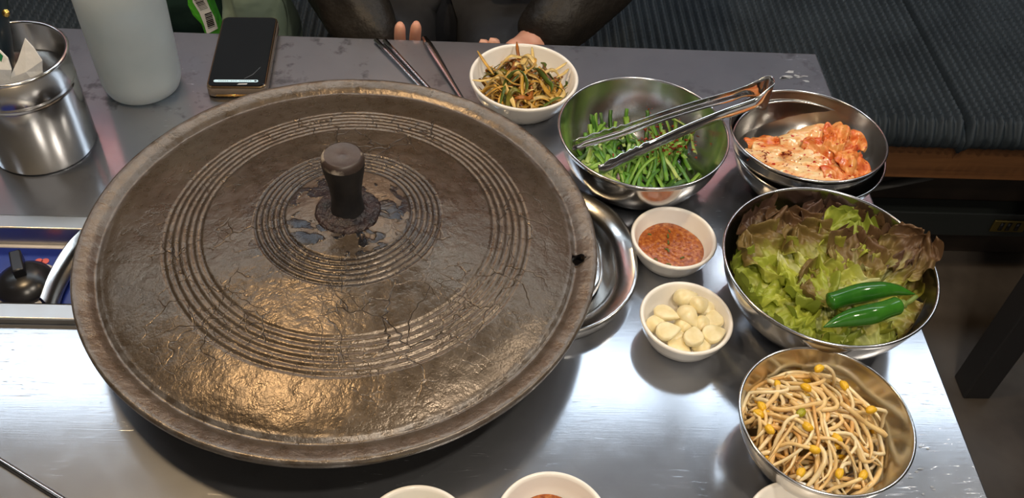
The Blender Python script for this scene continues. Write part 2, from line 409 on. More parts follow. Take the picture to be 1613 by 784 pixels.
# oblong drip pan under the lid
def oval(ax0, ax1, hw, rr, rl, n=14):
    pts = []
    for (cx_, cy_, r, a0) in ((ax1-rr, hw-rr, rr, 0), (ax0+rl, hw-rl, rl, 90), (ax0+rl, -hw+rl, rl, 180), (ax1-rr, -hw+rr, rr, 270)):
        for k in range(n+1):
            a = radians(a0+90*k/n); pts.append((cx_+r*cos(a), cy_+r*sin(a)))
    return pts
def loft(loops):
    mb = MB(); n = len(loops[0][0])
    for pts, z in loops: mb.v += [(x, y, z) for x, y in pts]
    for i in range(len(loops)-1):
        for k in range(n):
            a, b = i*n+k, i*n+(k+1) % n; mb.f.append((a, b, b+n, a+n))
    return mb
pa0, pa1 = -.335-BX, .1735-BX
def ov(d): return oval(pa0+d, pa1-d, .103-d, .094-d, max(.035-d, .006))
lo = [(ov(.006), .0005), (ov(.0012), .014), (ov(0), .0185), (ov(.0012), .0205), (ov(.004), .020), (ov(.017), .016), (ov(.022), .010), (ov(.027), .0015)]
pan = loft(lo); nn = len(lo[0][0]); pan.f.append(tuple(range((len(lo)-1)*nn, len(lo)*nn)))
pan.build('drip_pan', M['pan'], bu)
sh = MB(); sp_ = [(-.3825-BX, .666-BYc), (-.389-BX, .650-BYc), (-.3935-BX, .628-BYc), (-.3955-BX, .604-BYc), (-.3945-BX, .578-BYc)]
sp_ = smooth_path([(x, y, 0) for x, y in sp_], 4)
for q in sp_: sh.v += [(q.x+.006, q.y, -.02), (q.x, q.y, .010), (q.x+.0025, q.y, .012), (q.x+.010, q.y, -.012)]
for i in range(len(sp_)-1):
    for k in range(3): a = i*4+k; sh.f.append((a, a+1, a+5, a+4))
sh.build('heat_shield', M['pan'], bu)
lo = [(ov(.036), .002), (ov(.034), .012), (ov(.038), .015), (ov(.048), .013), (ov(.054), .003)]
loft(lo).build('inner_pan_ring', M['pan'], bu)
MB().lathe([(.055, .002), (.055, .022), (.045, .028), (.03, .028), (.03, .002)], 40).build('burner_head', M['dark_metal'], bu)
for k in range(4):
    a = pi/4+k*pi/2; mb = MB(); mb.tube([(cos(a)*.07, sin(a)*.07, .003), (cos(a)*.075, sin(a)*.075, .04), (cos(a)*.09, sin(a)*.09, .052), (cos(a)*.16, sin(a)*.09*1.0, .052)] if False else [(cos(a)*.07, sin(a)*.07, .003), (cos(a)*.07, sin(a)*.07, .048), (cos(a)*.045, sin(a)*.045, .048)], .004, 6)
    mb.build('trivet_arm', M['dark_metal'], bu)
MB().tube([(cos(2*pi*k/40)*.07, sin(2*pi*k/40)*.07, .051) for k in range(41)], .004, 6, caps=False).build('trivet_ring', M['dark_metal'], bu)

# ------------------------------------------------------------------ iron lid
LX, LY = -.1137, .618
lid = empty('griddle_lid', (LX, LY, T)); tag(lid, 'large round cast iron griddle lid with ringed cracked dome and black knob', 'lid')
def interp(tbl, r):
    for (a, za), (b, zb) in zip(tbl, tbl[1:]):
        if a <= r <= b:
            t = (r-a)/(b-a); return za+(zb-za)*t
    return tbl[-1][1]
DOME = [(0, .0965), (.03, .0962), (.045, .0955), (.06, .0940), (.08, .0908), (.10, .0872), (.134, .0806), (.167, .0735), (.195, .0665), (.212, .0610), (.2185, .0580)]
def domez(r):
    s = 0
    for k in (-2, -1, 0, 1, 2): s += interp(DOME, min(max(r+k*.003, 0), .2185))
    return s/5
rings = [(.166-.0066*k, .0030, .0010) for k in range(6)] + [(.0835-.0052*k, .0022, .0011) for k in range(6)]   # radius, half width, depth
prof = []; groove = []
def radd(r, z, g=0): prof.append((r, z)); groove.append(g)
r = .0
while r <= .2165:
    dz = 0; g = 0
    for c_, hw, dp in rings:
        d = abs(r-c_)
        if d < hw:
            q = cos(pi/2*d/hw)**2; dz = -dp*q; g = max(g, q)
    radd(r, domez(r)+dz, g); r += .00095
radd(.2180, .0572, .9); radd(.2195, .0566, 1); radd(.2212, .0572, .6); radd(.2235, .0590)
radd(.228, .0606); radd(.234, .0620); radd(.2372, .0627); radd(.2390, .0622); radd(.2398, .0605); radd(.2396, .0560); radd(.2385, .0530); radd(.235, .0520); radd(.222, .0500)
radd(.214, .0500); radd(.19, .0585); radd(.13, .0720); radd(.06, .0840); radd(0, .0870)
def offs(r): 
    k = min(1, max(0, (.215-r)/.05)); k = k*k*(3-2*k); return (.0078*k, .0005*k)
SEG = 240
mb = MB().lathe(prof, SEG, off=offs)
# uneven casting
mb.v = [(x+.0, y, z + .0007*mnoise.noise((x*22, y*22, 1.7)) + .0004*mnoise.noise((x*60, y*60, 4.1))) for x, y, z in mb.v]
dome = mb.build('dome', M['lid'], lid); tag(dome, 'brown seasoned iron dome with concentric grooves')
me = dome.data
a1 = me.attributes.new('groove', 'FLOAT', 'POINT'); a2 = me.attributes.new('radius', 'FLOAT', 'POINT')
for i in range(len(prof)):
    for k in range(SEG): a1.data[i*SEG+k].value = groove[i]; a2.data[i*SEG+k].value = prof[i][0]/.2398
# drilled hole in the rim
hp = at(911, 406, .06)
cut = MB().lathe([(0, -.05), (.0062, -.05), (.0062, .05), (0, .05)], 20).build('cutter', M['lid'], None, loc=(hp.x, hp.y, T+.06))
bo = dome.modifiers.new('hole', 'BOOLEAN'); bo.object = cut; bo.operation = 'DIFFERENCE'; bo.solver = 'EXACT'
bpy.context.view_layer.update()
dg = bpy.context.evaluated_depsgraph_get(); newme = bpy.data.meshes.new_from_object(dome.evaluated_get(dg))
dome.modifiers.clear()
if len(newme.vertices) > 20000: dome.data = newme; dome.data.name = 'dome'
bpy.data.objects.remove(cut, do_unlink=True)
kxo, kyo = offs(0)
# crust collar and knob
KM = Matrix.Translation((kxo, kyo, 0))
cr = MB().lathe([(.0295, .0935), (.0300, .0960), (.0280, .0985), (.0250, .0990), (.0210, .0972), (.017, .0990), (.014, .1010)], 60, KM)
cr.v = [(x+.0012*mnoise.noise((x*150, y*150, z*90)), y+.0012*mnoise.noise((x*150+9, y*150, z*90)), z+.0014*mnoise.noise((x*120, y*120, 3))) for x, y, z in cr.v]
tag(cr.build('knob_collar', M['soot'], lid), 'burnt black crust round the foot of the knob')
rimc = MB().lathe([(.0300, .0985), (.0318, .0992), (.0325, .0975), (.0335, .0945)], 60, KM)
rimc.v = [(x, y, z+.0012*mnoise.noise((x*140, y*140, 8))) for x, y, z in rimc.v]
kb = MB().lathe([(.0160, .0965), (.0145, .1040), (.0138, .1140), (.0142, .1240), (.0158, .1350), (.0176, .1450), (.0187, .1530), (.0189, .1570)], 48, KM).build('knob', M['knob'], lid)
MB().lathe([(.0189, .1568), (.0187, .1605), (.0176, .1630), (.0158, .1642)], 48, KM).build('worn_edge', M['knob_worn'], kb)
MB().lathe([(.0160, .1641), (.012, .1638), (.004, .1634), (.0012, .1640), (0, .1641)], 48, KM).build('knob_top', M['knob_top'], kb)

# ------------------------------------------------------------------ bowls
def steel_profile(R, H, fr=.38):
    """outer profile from the foot up, rolled rim, inner profile back down"""
    out = []; th = .0011
    n = 16
    for k in range(n+1):
        t = k/n; a = t*pi/2*.93
        rr = R*fr + (R*.985-R*fr)*sin(a)/sin(pi/2*.93); zz = H*(1-cos(a))/(1-cos(pi/2*.93))
        out.append((rr, zz))
    inn = [(max(r-th, 0), z+th) for r, z in out[:-1]]
    rim = [(R*.985, H-.0015), (R-.0002, H-.0018), (R+.0004, H-.0002), (R-.0006, H+.0010), (R-.0022, H+.0006), (R*.985-th, H-.0012)]
    return [(0, 0)] + out[:-1] + rim + inn[::-1] + [(0, th)], out
def steel_bowl(x, y, R, H, label, tilt=(0, 0), z=0, group='stainless steel side dish bowls'):
    prof, out = steel_profile(R, H)
    o = MB().lathe(prof, 96).build('steel_bowl', M['bowl'], loc=(x, y, T+z)); o.rotation_euler = (tilt[0], tilt[1], 0)
    tag(o, label, 'bowl', group); return o
def inner_z(rr, R, H, fr=.38):
    if rr <= R*fr: return .0011
    s = min(1, (rr-R*fr)/(R*.985-R*fr)); a = math.asin(s*sin(pi/2*.93)); return .0011 + H*(1-cos(a))/(1-cos(pi/2*.93))
CH = (.1877, .7783, .091, .068); KI = (.3694, .7827, .0828, .060); LE = (.3428, .5935, .1003, .070); SP = (.3045, .4315, .073, .055)
steel_bowl(*CH, 'steel bowl of green chives with tongs resting across it')
KT = (radians(-4.6), radians(-.3))
steel_bowl(.3663, .7765, .0838, .058, 'tilted steel bowl holding red cabbage kimchi', KT, .0095)
steel_bowl(.3700, .7758, .0825, .0505, 'empty steel bowl nested under the kimchi bowl', (0, 0), 0)
steel_bowl(*LE, 'large steel bowl of lettuce with two green chilies')
steel_bowl(*SP, 'steel bowl piled with yellow headed bean sprouts')
def white_bowl(x, y, R, H, label, ins=.0150):
    prof = [(0, .003), (R-ins-.006, .003), (R-ins-.004, 0), (R-ins-.001, 0), (R-ins, .003), (R-ins*.60, H*.26), (R-ins*.22, H*.60), (R-.0006, H*.9), (R, H-.0018), (R-.0012, H), (R-.0034, H-.0004), (R-.0046, H-.003),
            (R-ins*.22-.0040, H*.66), (R-ins*.60-.0038, H*.36), (R-ins-.0035, .0085), (R-ins-.011, .006), (0, .0055)]
    o = MB().lathe(prof, 96).build('white_bowl', M['white'], loc=(x, y, T)); tag(o, label, 'bowl', 'small white dishes'); return o
SC = (.0655, .9003, .0635, .042); SA = (.2108, .6575, .0434, .032); GA = (.2087, .5541, .0437, .033)
W1 = (-.031, .3335, .0445, .034); W2 = (.074, .3465, .0455, .033); W3 = (.270, .341, .0445, .034)
white_bowl(*SC, 'white dish of seasoned shredded scallion, larger than the sauce dishes', .0235)
white_bowl(*SA, 'small white dish of red-brown sauce between the chive bowl and garlic')
white_bowl(*GA, 'small white dish filled with peeled garlic cloves')
white_bowl(*W1, 'white dish with pale dip at the table front, beside a sauce dish')
white_bowl(*W2, 'white dish of red-brown sauce at the table front')
white_bowl(*W3, 'empty white dish touching the bean sprout bowl')

# ---- sauces
def sauce(x, y, R, z, label, mat, seed, green=None, dx=0, dy=0):
    rg = random.Random(seed); mb = MB(); n = 22; seg = 64; v = []; f = []
    for i in range(n+1):
        r_ = R*i/n
        for k in range(seg):
            a = 2*pi*k/seg; wob = 1+.025*sin(3*a+seed)+.015*sin(5*a)
            px, py = max(r_, 1e-4)*wob*cos(a), max(r_, 1e-4)*wob*sin(a)
            h = .0011*mnoise.noise((px*420, py*420, seed)) + .0008*mnoise.noise((px*900, py*900, seed+3.3))
            v.append((px, py, h*(1-(i/n)**6) - .0022*(i/n)**8))
    for i in range(n):
        for k in range(seg): a, b = i*seg+k, i*seg+(k+1) % seg; f.append((a, b, b+seg, a+seg))
    mb.add(v, f); o = mb.build('dipping_sauce', mat, loc=(x+dx, y+dy, T+z)); tag(o, label, 'sauce')
    if green:
        for k in range(green):
            a = rg.uniform(0, 2*pi); r_ = R*.8*sqrt(rg.random()); L = rg.uniform(.0012, .0028); an = rg.uniform(0, pi)
            mb = MB().tube([(r_*cos(a)-L*cos(an), r_*sin(a)-L*sin(an), .0009), (r_*cos(a), r_*sin(a), .0016), (r_*cos(a)+L*cos(an), r_*sin(a)+L*sin(an), .001)], .0009, 5, .5)
            mb.build('chopped_green', M['green_bit'], o)
    return o
M['green_bit'] = plain('chopped_chive_green', (.10, .13, .02), .35)
_t = NT('chunky_red_sauce'); _v = _t.coords(); _n = _t.noise(_v, 230, 3, .6)
M['sauce'] = _t.set(color=_t.ramp(_n, [(.3, (.17, .030, .006)), (.52, (.36, .095, .016)), (.7, (.52, .22, .05))]), rough=.22, normal=_t.bump(_n, .6, .0012), spec=.6)
M['pale_dip'] = mottled('pale_bean_dip', (.42, .40, .27), (.55, .53, .38), 180, .35, .5)
sauce(SA[0], SA[1], .0345, .0185, 'chunky red-brown sauce in the dish next to the garlic', M['sauce'], 3, 9, -.0018, -.0012)
sauce(W2[0], W2[1], .0335, .017, 'chunky red-brown sauce in the dish at the table front', M['sauce'], 8, 6)
sauce(W1[0], W1[1], .034, .022, 'pale yellow-grey dip at the table front', M['pale_dip'], 5, None)

# ---- garlic cloves
_t = NT('peeled_garlic'); _v = _t.coords(); _n = _t.noise(_v, 90, 2)
M['garlic'] = _t.set(color=_t.ramp(_n, [(.35, (.78, .66, .36)), (.65, (.88, .79, .52))]), rough=.3, sss=.25, normal=_t.bump(_n, .15, .001))
_t.b.inputs['Subsurface Radius'].default_value = (.004, .003, .0015)
def clove(seed, L, W_, cut):
    rg = random.Random(seed); mb = MB(); n = 14; seg = 18; v = []; f = []; bend = rg.uniform(-.25, .25)
    for i in range(n+1):
        t = i/n; wd = (sin(pi*min(1, t**.8*1.0))**.75)*(1-.35*t) if 0 < t < 1 else .02
        for k in range(seg):
            a = 2*pi*k/seg; x = (t-.45)*L; y = W_*wd*cos(a)*.62 + bend*L*.5*(t-.5)**2; z = W_*wd*sin(a)*.5
            if cut and z > W_*.13: z = W_*.13+(z-W_*.13)*.12
            v.append((x, y, z))
    for i in range(n):
        for k in range(seg): a, b = i*seg+k, i*seg+(k+1) % seg; f.append((a, b, b+seg, a+seg))
    mb.add(v, f); mb.f += [tuple(reversed(range(seg))), tuple(range(n*seg, (n+1)*seg))]
    return mb
cl = [(1078, 468, .022, 10, 0, .021), (1101, 479, .019, 30, 0, .022), (1048, 493, .023, -28, 1, .022), (1084, 497, .024, -58, 0, .021), (1124, 503, .020, 80, 1, .019), (1051, 521, .022, 10, 1, .026),
      (1093, 530, .023, 75, 1, .026), (1126, 527, .022, 20, 1, .025), (1034, 509, .021, 60, 0, .017), (1068, 545, .021, -30, 1, .018), (1106, 546, .020, 25, 0, .018), (1064, 531, .020, 120, 0, .016),
      (1108, 512, .020, -20, 0, .016), (1078, 512, .022, 40, 0, .014), (1115, 488, .018, -60, 0, .015)]
for i, (u, v, L, an, cut_, z) in enumerate(cl):
    z += .0065; p = at(u, v, z); d = Vector((p.x-GA[0], p.y-GA[1])); 
    if d.length > .0290: d *= .0290/d.length
    o = clove(40+i, L*1.12, .0180, cut_).build('garlic_clove', M['garlic'], loc=(GA[0]+d.x, GA[1]+d.y, T+z))
    o.rotation_euler = (radians((i*37) % 24-12), radians((i*53) % 20-10), radians(an))
    tag(o, ('peeled garlic clove cut flat on top, in the small white dish' if cut_ else 'plump uncut peeled garlic clove in the small white dish'), 'garlic', 'garlic cloves cut flat' if cut_ else 'uncut garlic cloves')

# ---- shredded scallion
def leafmat(name, c, rough=.28, sss=.15, sc_=90, c2=None):
    t = NT(name); v = t.coords(); n = t.noise(v, sc_, 3); c2 = c2 or tuple(q*.6 for q in c)
    m = t.set(color=t.ramp(n, [(.35, c2), (.65, c)]), rough=rough, sss=sss, normal=t.bump(n, .2, .0006)); t.b.inputs['Subsurface Radius'].default_value = (.003, .003, .001)
    return m
sm = [leafmat('scallion_gold', (.66, .37, .06)), leafmat('scallion_straw', (.78, .56, .20)), leafmat('scallion_olive', (.19, .17, .02)), leafmat('scallion_green', (.10, .15, .02)), leafmat('scallion_rust', (.42, .14, .02)), leafmat('scallion_brown', (.16, .07, .015))]
SHRED = ['golden', 'pale straw', 'olive', 'dark green', 'rust orange', 'dark brown']
rg = random.Random(11)
def ribbon(path, w0, th, up=None):
    m_ = len(path); rad = [w0*(.35+.65*min(1, min(i, m_-1-i)/2.5)) for i in range(m_)]
    return MB().tube(path, rad, 6, th/w0, up)
for i in range(175):
    cr_ = .044*sqrt(rg.random()); a = rg.uniform(0, 2*pi); x, y = cr_*cos(a)-.001, cr_*sin(a)-.004; hd = rg.uniform(0, 2*pi); L = rg.uniform(.025, .06); n = 14
    curl = rg.choice((rg.uniform(-25, 25), rg.uniform(-25, 25), rg.uniform(60, 130)*rg.choice((-1, 1)))); lay = i/175
    pts = []; tl = rg.uniform(-.2, .9) if i > 120 else rg.uniform(-.2, .3); ph = rg.uniform(0, 6)
    x -= cos(hd)*L/2; y -= sin(hd)*L/2
    for k in range(n+1):
        rr = sqrt(x*x+y*y)
        if rr > .053: x *= .053/rr; y *= .053/rr; rr = .053
        top = .014+.040*max(0, 1-(rr/.058)**2)
        z = .009 + (top-.009)*lay + .004*sin(ph+k*.5) + tl*.012*(k/n)*lay
        z = max(z, .008+.02*max(0, (rr-.040)/.015))
        pts.append((x, y, z)); hd += curl*L/n; x += cos(hd)*L/n; y += sin(hd)*L/n
    o = ribbon(pts, rg.uniform(.0016, .0034), .0006, Vector((rg.uniform(-.6, .6), rg.uniform(-.6, .6), 1)))
    mi = rg.choices(range(6), (8, 5, 2.5, 1, 3, 1))[0]
    o = o.build('scallion_shred', sm[mi], loc=(SC[0], SC[1], T)); tag(o, SHRED[mi]+' seasoned scallion shred heaped in the white dish', 'scallion', SHRED[mi]+' scallion shreds')
for i, (pts, mi) in enumerate(((((752, 80, .046), (765, 100, .043), (778, 118, .036)), 0), (((814, 66, .05), (816, 84, .05), (822, 110, .044)), 4), (((893, 98, .047), (882, 106, .045), (868, 114, .042)), 1), (((744, 126, .042), (762, 127, .041), (785, 122, .038)), 1), (((896, 108, .043), (888, 116, .041), (876, 122, .038)), 1), (((838, 74, .05), (840, 92, .048), (846, 112, .04)), 1))):
    pp = smooth_path([at(*q) - Vector((SC[0], SC[1], 0)) for q in pts], 5)
    o = ribbon(pp, .002, .0007).build('scallion_shred', sm[mi], loc=(SC[0], SC[1], T)); tag(o, SHRED[mi]+' seasoned scallion shred heaped in the white dish', 'scallion', SHRED[mi]+' scallion shreds')

# ---- chives
cm_ = [leafmat('chive_green', (.12, .30, .025), .3, .15, 60, (.055, .17, .012)), leafmat('chive_light', (.24, .42, .06), .3, .15, 60, (.14, .30, .03)), leafmat('chive_dark', (.05, .15, .015), .32, .15, 60, (.03, .09, .01)), leafmat('chive_pale', (.46, .55, .18), .3, .15, 60, (.28, .42, .08))]
rg = random.Random(21)
for i in range(135):
    lay = i/135
    u, v = rg.uniform(925, 1085), rg.uniform(195, 285); q = at(u, v, .03); x, y = q.x-CH[0], q.y-CH[1]
    if i > 95: u, v = rg.uniform(940, 1075), rg.uniform(225, 283); q = at(u, v, .035); x, y = q.x-CH[0], q.y-CH[1]
    L = rg.uniform(.040, .062); hd = pi/2 + rg.gauss(-.15, .42); n = 8; bend = rg.gauss(0, 7)
    fan = (x+.012)*9; hd = pi/2 - fan*(1 if y < -.02 else -.6) + rg.gauss(-.05, .35)
    x -= cos(hd)*L/2; y -= sin(hd)*L/2; pts = []; ti = rg.gauss(0, .18)
    for k in range(n+1):
        rr = sqrt(x*x+y*y); 
        if rr > .078: x *= .078/rr; y *= .078/rr; rr = .078
        fl = inner_z(rr, CH[2], CH[3])+.003
        z = max(fl, .008+.030*lay*max(.15, 1-(rr/.085)**2) + ti*(k/n-.5)*L)
        pts.append((x, y, z)); hd += bend*L/n; x += cos(hd)*L/n; y += sin(hd)*L/n
    wd = rg.uniform(.0018, .0036); m_ = len(pts)
    mb = MB().tube(pts, [wd]*m_, 6, rg.uniform(.2, .45), Vector((rg.uniform(-.5, .5), rg.uniform(-.5, .5), 1)))
    mi = rg.choices(range(4), (6, 4, 3, 1.3))[0]
    o = mb.build('chive_stalk', cm_[mi], loc=(CH[0], CH[1], T)); CN = ['mid green', 'light green', 'dark green', 'pale yellow-green'][mi]; tag(o, CN+' cut chive stalk heaped in the steel bowl under the tongs', 'chive', CN+' cut chive stalks')
M['chili_flake'] = leafmat('red_chili_paste', (.42, .06, .01), .3, .1, 200, (.22, .025, .006))
mb = MB(); rg = random.Random(31)
def flake(mb, p, s, rg):
    q = [Vector(p)+Vector((rg.uniform(-1, 1), rg.uniform(-1, 1), rg.uniform(-.5, .5)))*s for _ in range(4)]
    mb.add(q, [(0, 1, 2), (0, 2, 3), (0, 3, 1), (1, 3, 2)])
for i in range(230):
    if i < 130: q = at(rg.gauss(1045, 28), rg.gauss(232, 12), .035)-Vector((CH[0], CH[1], 0)); zz = .041+rg.uniform(-.004, .004)
    else:
        a = rg.gauss(.95, .25); rr = rg.uniform(.055, .082); q = Vector(((rr-.0018)*cos(a), (rr-.0018)*sin(a), 0)); zz = inner_z(rr, CH[2], CH[3])+.0008
    rr = sqrt(q.x**2+q.y**2)
    if rr > .084: continue
    flake(mb, (q.x, q.y, max(zz, inner_z(rr, CH[2], CH[3])+.0005)), rg.uniform(.0010, .0042 if i < 130 else .0018), rg)
o = mb.build('chili_seasoning', M['chili_flake'], loc=(CH[0], CH[1], T)); tag(o, 'red chili seasoning scattered over the chives and bowl wall', 'seasoning', None, 'stuff')

# ---- tongs
tg = empty('tongs', (.25, .80, T+.072)); tag(tg, 'stainless steel serving tongs lying across the chive bowl', 'tongs')
to = Vector((.25, .80, .072))
def P3(u, v, z): return at(u, v, z)-to
cen1 = [P3(902, 230, .058), P3(952, 215, .0615), P3(985, 205, .0645), P3(1040, 185, .070), P3(1100, 166, .0755), P3(1150, 152, .0815), P3(1176, 143, .0845), P3(1198, 139, .086), P3(1210, 139, .0865)]
cen2 = [P3(942, 270, .058), P3(985, 249, .0615), P3(1013, 236, .0640), P3(1070, 209, .0690), P3(1130, 184, .0745), P3(1170, 170, .0805), P3(1190, 163, .0835), P3(1207, 157, .0855), P3(1215, 149, .0865)]
path = smooth_path(cen1 + cen2[::-1], 5)
nP = len(path); half = nP//2
def tongs_strip():
    v = []; f = []; n = 7
    for i, p in enumerate(path):
        t = (path[min(i+1, nP-1)]-path[max(i-1, 0)]).normalized()
        side = t.cross(Vector((0, 0, 1))).normalized(); upv = side.cross(t).normalized()
        s = i/(nP-1); e = min(s, 1-s)*2          # 0 at the tips, 1 at the hinge
        hw = .0080 if e < .70 else .0080+(.0165-.0080)*min(1, (e-.70)/.14)
        if e < .30: hw = .0080+.0014*sin(pi*min(1, e/.30))
        chan = .0045*(1-min(1, max(0, (e-.70)/.12))) * min(1, e/.06+.35)
        for k in range(n):
            q = k/(n-1)*2-1
            tooth = .0012*(1 if i % 2 else -1)*(1 if abs(q) == 1 and e < .24 else 0)
            v.append(p + upv*(q*hw+tooth*q) + side*(-chan*(1-q*q)))
    for i in range(nP-1):
        for k in range(n-1): a = i*n+k; f.append((a, a+1, a+n+1, a+n))
    mb = MB(); mb.v = v; mb.f = f; return mb
o = tongs_strip().build('tong_arms', M['tongs'], tg); s_ = o.modifiers.new('thick', 'SOLIDIFY'); s_.thickness = .0011

# ---- kimchi
def kimat(name, a, b, c, thr=(.38, .52, .68)):
    t = NT(name); v = t.coords((1, 1.8, 1)); n = t.noise(v, 45, 4, .6, .5); n2 = t.noise(v, 260, 2)
    cc = t.ramp(n, [(thr[0], a), (thr[1], b), (thr[2], c)])
    fl = t.ramp(t.noise(v, 150, 2, .5, .3), [(.63, 0.0), (.67, 1.0)]); cc = t.mix(fl, cc, (.42, .022, .008))
    m = t.set(color=cc, rough=.2, sss=.25, normal=t.bump(n2, .35, .0008), spec=.6); t.b.inputs['Subsurface Radius'].default_value = (.005, .003, .0015); return m
K1 = kimat('kimchi_white_stem', (.80, .62, .36), (.78, .46, .20), (.68, .20, .05), (.36, .50, .66))
K2 = kimat('kimchi_orange_leaf', (.76, .36, .11), (.70, .19, .04), (.50, .07, .02))
K3 = kimat('kimchi_red_leaf', (.70, .30, .10), (.62, .13, .03), (.42, .02, .02))
def slab(pts, wid, thick, mat, seed, ruff=.0, arch=.3, label=''):
    pp = smooth_path([at(q[0], q[1]-2, q[2]+.006)-Vector((KI[0], KI[1], 0)) for q in pts], 8); n = len(pp); v = []; f = []; m_ = 15
    for i, p in enumerate(pp):
        t = (pp[min(i+1, n-1)]-pp[max(i-1, 0)]).normalized(); side = t.cross(Vector((0, 0, 1))).normalized(); s = i/(n-1)
        w_ = 1.35*wid*(sin(pi*(.08+.84*s))**.5)
        for k in range(m_):
            q = k/(m_-1)*2-1
            nz = mnoise.noise((s*5+seed, q*2, seed))*ruff + mnoise.noise((s*14+seed, q*5, seed+5))*ruff*.55
            v.append(p + side*(q*w_+mnoise.noise((s*6, q, seed+2))*ruff*.8) + Vector((0, 0, -arch*w_*q*q + nz*(.4+.6*s))))
    for i in range(n-1):
        for k in range(m_-1): a = i*m_+k; f.append((a, a+1, a+m_+1, a+m_))
    vv = []
    for p in v:                                                # keep the piece inside the tilted bowl
        dx, dy = p.x+KI[0]-.3663, p.y+KI[1]-.7765; rr = sqrt(dx*dx+dy*dy); lim = .0735
        if rr > lim: dx *= lim/rr; dy *= lim/rr; rr = lim
        vv.append((dx+.3663-KI[0], dy+.7765-KI[1], max(p.z, .0095+inner_z(rr, .0838, .058)-.080*dy+thick+.0050)))
    mb = MB(); mb.v = vv; mb.f = f
    o = mb.build('kimchi_piece', mat, loc=(KI[0], KI[1], T), subsurf=1)
    s_ = o.modifiers.new('thick', 'SOLIDIFY'); s_.thickness = thick; s_.offset = -1; o.modifiers.move(1, 0)
    tag(o, label, 'kimchi', 'kimchi pieces'); return o
slab([(1172, 240, .052), (1215, 250, .052), (1270, 262, .050), (1330, 272, .044)], .016, .004, K1, 1, .005, .5, 'long pale kimchi stem flecked with red, lying on top')
slab([(1185, 228, .050), (1230, 235, .053), (1290, 246, .054), (1340, 258, .050)], .011, .004, K1, 2, .005, .5, 'pale kimchi stem with a red streak beneath the long flecked one')
slab([(1210, 262, .045), (1255, 277, .046), (1300, 284, .046), (1345, 286, .042)], .012, .004, K1, 3, .006, .5, 'pale kimchi stem along the near bowl wall')
slab([(1228, 220, .050), (1265, 210, .058), (1305, 204, .060), (1335, 212, .058)], .012, .003, K1, 4, .007, .7, 'curved pale kimchi stem behind the long one')
slab([(1176, 224, .050), (1205, 222, .048), (1235, 222, .046)], .011, .002, K2, 5, .006, .6, 'orange kimchi leaf against the far bowl wall')
slab([(1265, 222, .058), (1300, 226, .062), (1335, 236, .058), (1350, 256, .050)], .013, .002, K3, 6, .012, .6, 'dark red kimchi leaf folded over the stems')
slab([(1298, 206, .062), (1322, 202, .068), (1345, 214, .064), (1352, 238, .054)], .014, .002, K2, 7, .013, .6, 'orange frilled kimchi leaf, highest in the pile')
slab([(1318, 240, .060), (1342, 250, .058), (1352, 268, .048), (1340, 284, .040)], .013, .002, K2, 8, .013, .6, 'orange frilled kimchi leaf drooping at the pile end')
slab([(1295, 270, .052), (1320, 268, .053), (1340, 278, .047), (1340, 290, .040)], .012, .002, K3, 9, .012, .6, 'small reddish kimchi leaf low by the near wall')
slab([(1300, 216, .066), (1316, 222, .068), (1330, 232, .064)], .009, .002, K2, 10, .012, .6, 'little curled orange kimchi leaf in the fold')
slab([(1330, 225, .062), (1345, 238, .058), (1355, 258, .046)], .010, .002, K3, 11, .012, .6, 'narrow red kimchi leaf at the outer edge of the pile')
mb = MB(); rg = random.Random(3)
for i in range(60):
    p = at(rg.gauss(1240, 40), rg.gauss(250, 12), .0615)-Vector((KI[0], KI[1], 0)); flake(mb, p, rg.uniform(.0006, .0018), rg)
for (u, v) in ((1236, 242), (1240, 245), (1232, 246), (1201, 239), (1205, 247), (1244, 240)):
    for k in range(4): flake(mb, at(u+rg.uniform(-4, 4), v+rg.uniform(-3, 3), .063)-Vector((KI[0], KI[1], 0)), .0028, rg)
tag(mb.build('chili_flakes', M['chili_flake'], loc=(KI[0], KI[1], T)), 'red chili flakes sprinkled on the kimchi', 'seasoning', None, 'stuff')

# ---- lettuce
def lettuce_mat(name, base, mid, tip, rib=(.70, .72, .40)):
    t = NT(name); uv = t.n('ShaderNodeUVMap').outputs[0]; sep = t.n('ShaderNodeSeparateXYZ'); t.l(uv, sep.inputs[0])
    v = t.coords(); n = t.noise(v, 45, 4, .6)
    along = t.math('ADD', sep.outputs[1], t.math('MULTIPLY', t.math('SUBTRACT', n, .5), .9))
    c = t.ramp(along, [(.05, rib), (.22, base), (.52, mid), (.85, tip)])
    ax = t.math('ABSOLUTE', t.math('SUBTRACT', sep.outputs[0], .5))
    ribm = t.ramp(ax, [(.0, 1.0), (.035, .75), (.06, 0.0)]); ribm = t.math('MULTIPLY', ribm, t.ramp(sep.outputs[1], [(.3, .8), (.75, 0.0)]))
    c = t.mix(ribm, c, rib)
    ve = t.n('ShaderNodeTexVoronoi', feature='DISTANCE_TO_EDGE'); ve.inputs['Scale'].default_value = 130; t.l(v, ve.inputs['Vector'])
    m = t.set(color=c, rough=.38, sss=.0, normal=t.bump(ve.outputs['Distance'], .35, .0012), spec=.45)
    tr = t.n('ShaderNodeBsdfTranslucent'); t.l(c, tr.inputs['Color']); mx = t.n('ShaderNodeMixShader'); mx.inputs[0].default_value = .28
    t.l(t.b.outputs[0], mx.inputs[1]); t.l(tr.outputs[0], mx.inputs[2]); t.l(mx.outputs[0], t.t.nodes['Material Output'].inputs[0]); return m
LG = lettuce_mat('lettuce_green', (.56, .60, .10), (.42, .48, .06), (.30, .36, .05))
LM = lettuce_mat('lettuce_green_bronze', (.54, .58, .11), (.38, .40, .06), (.22, .15, .05))
LB = lettuce_mat('lettuce_bronze', (.40, .40, .08), (.26, .19, .06), (.16, .09, .045))
LR = lettuce_mat('lettuce_red', (.30, .25, .06), (.17, .105, .05), (.11, .06, .042))
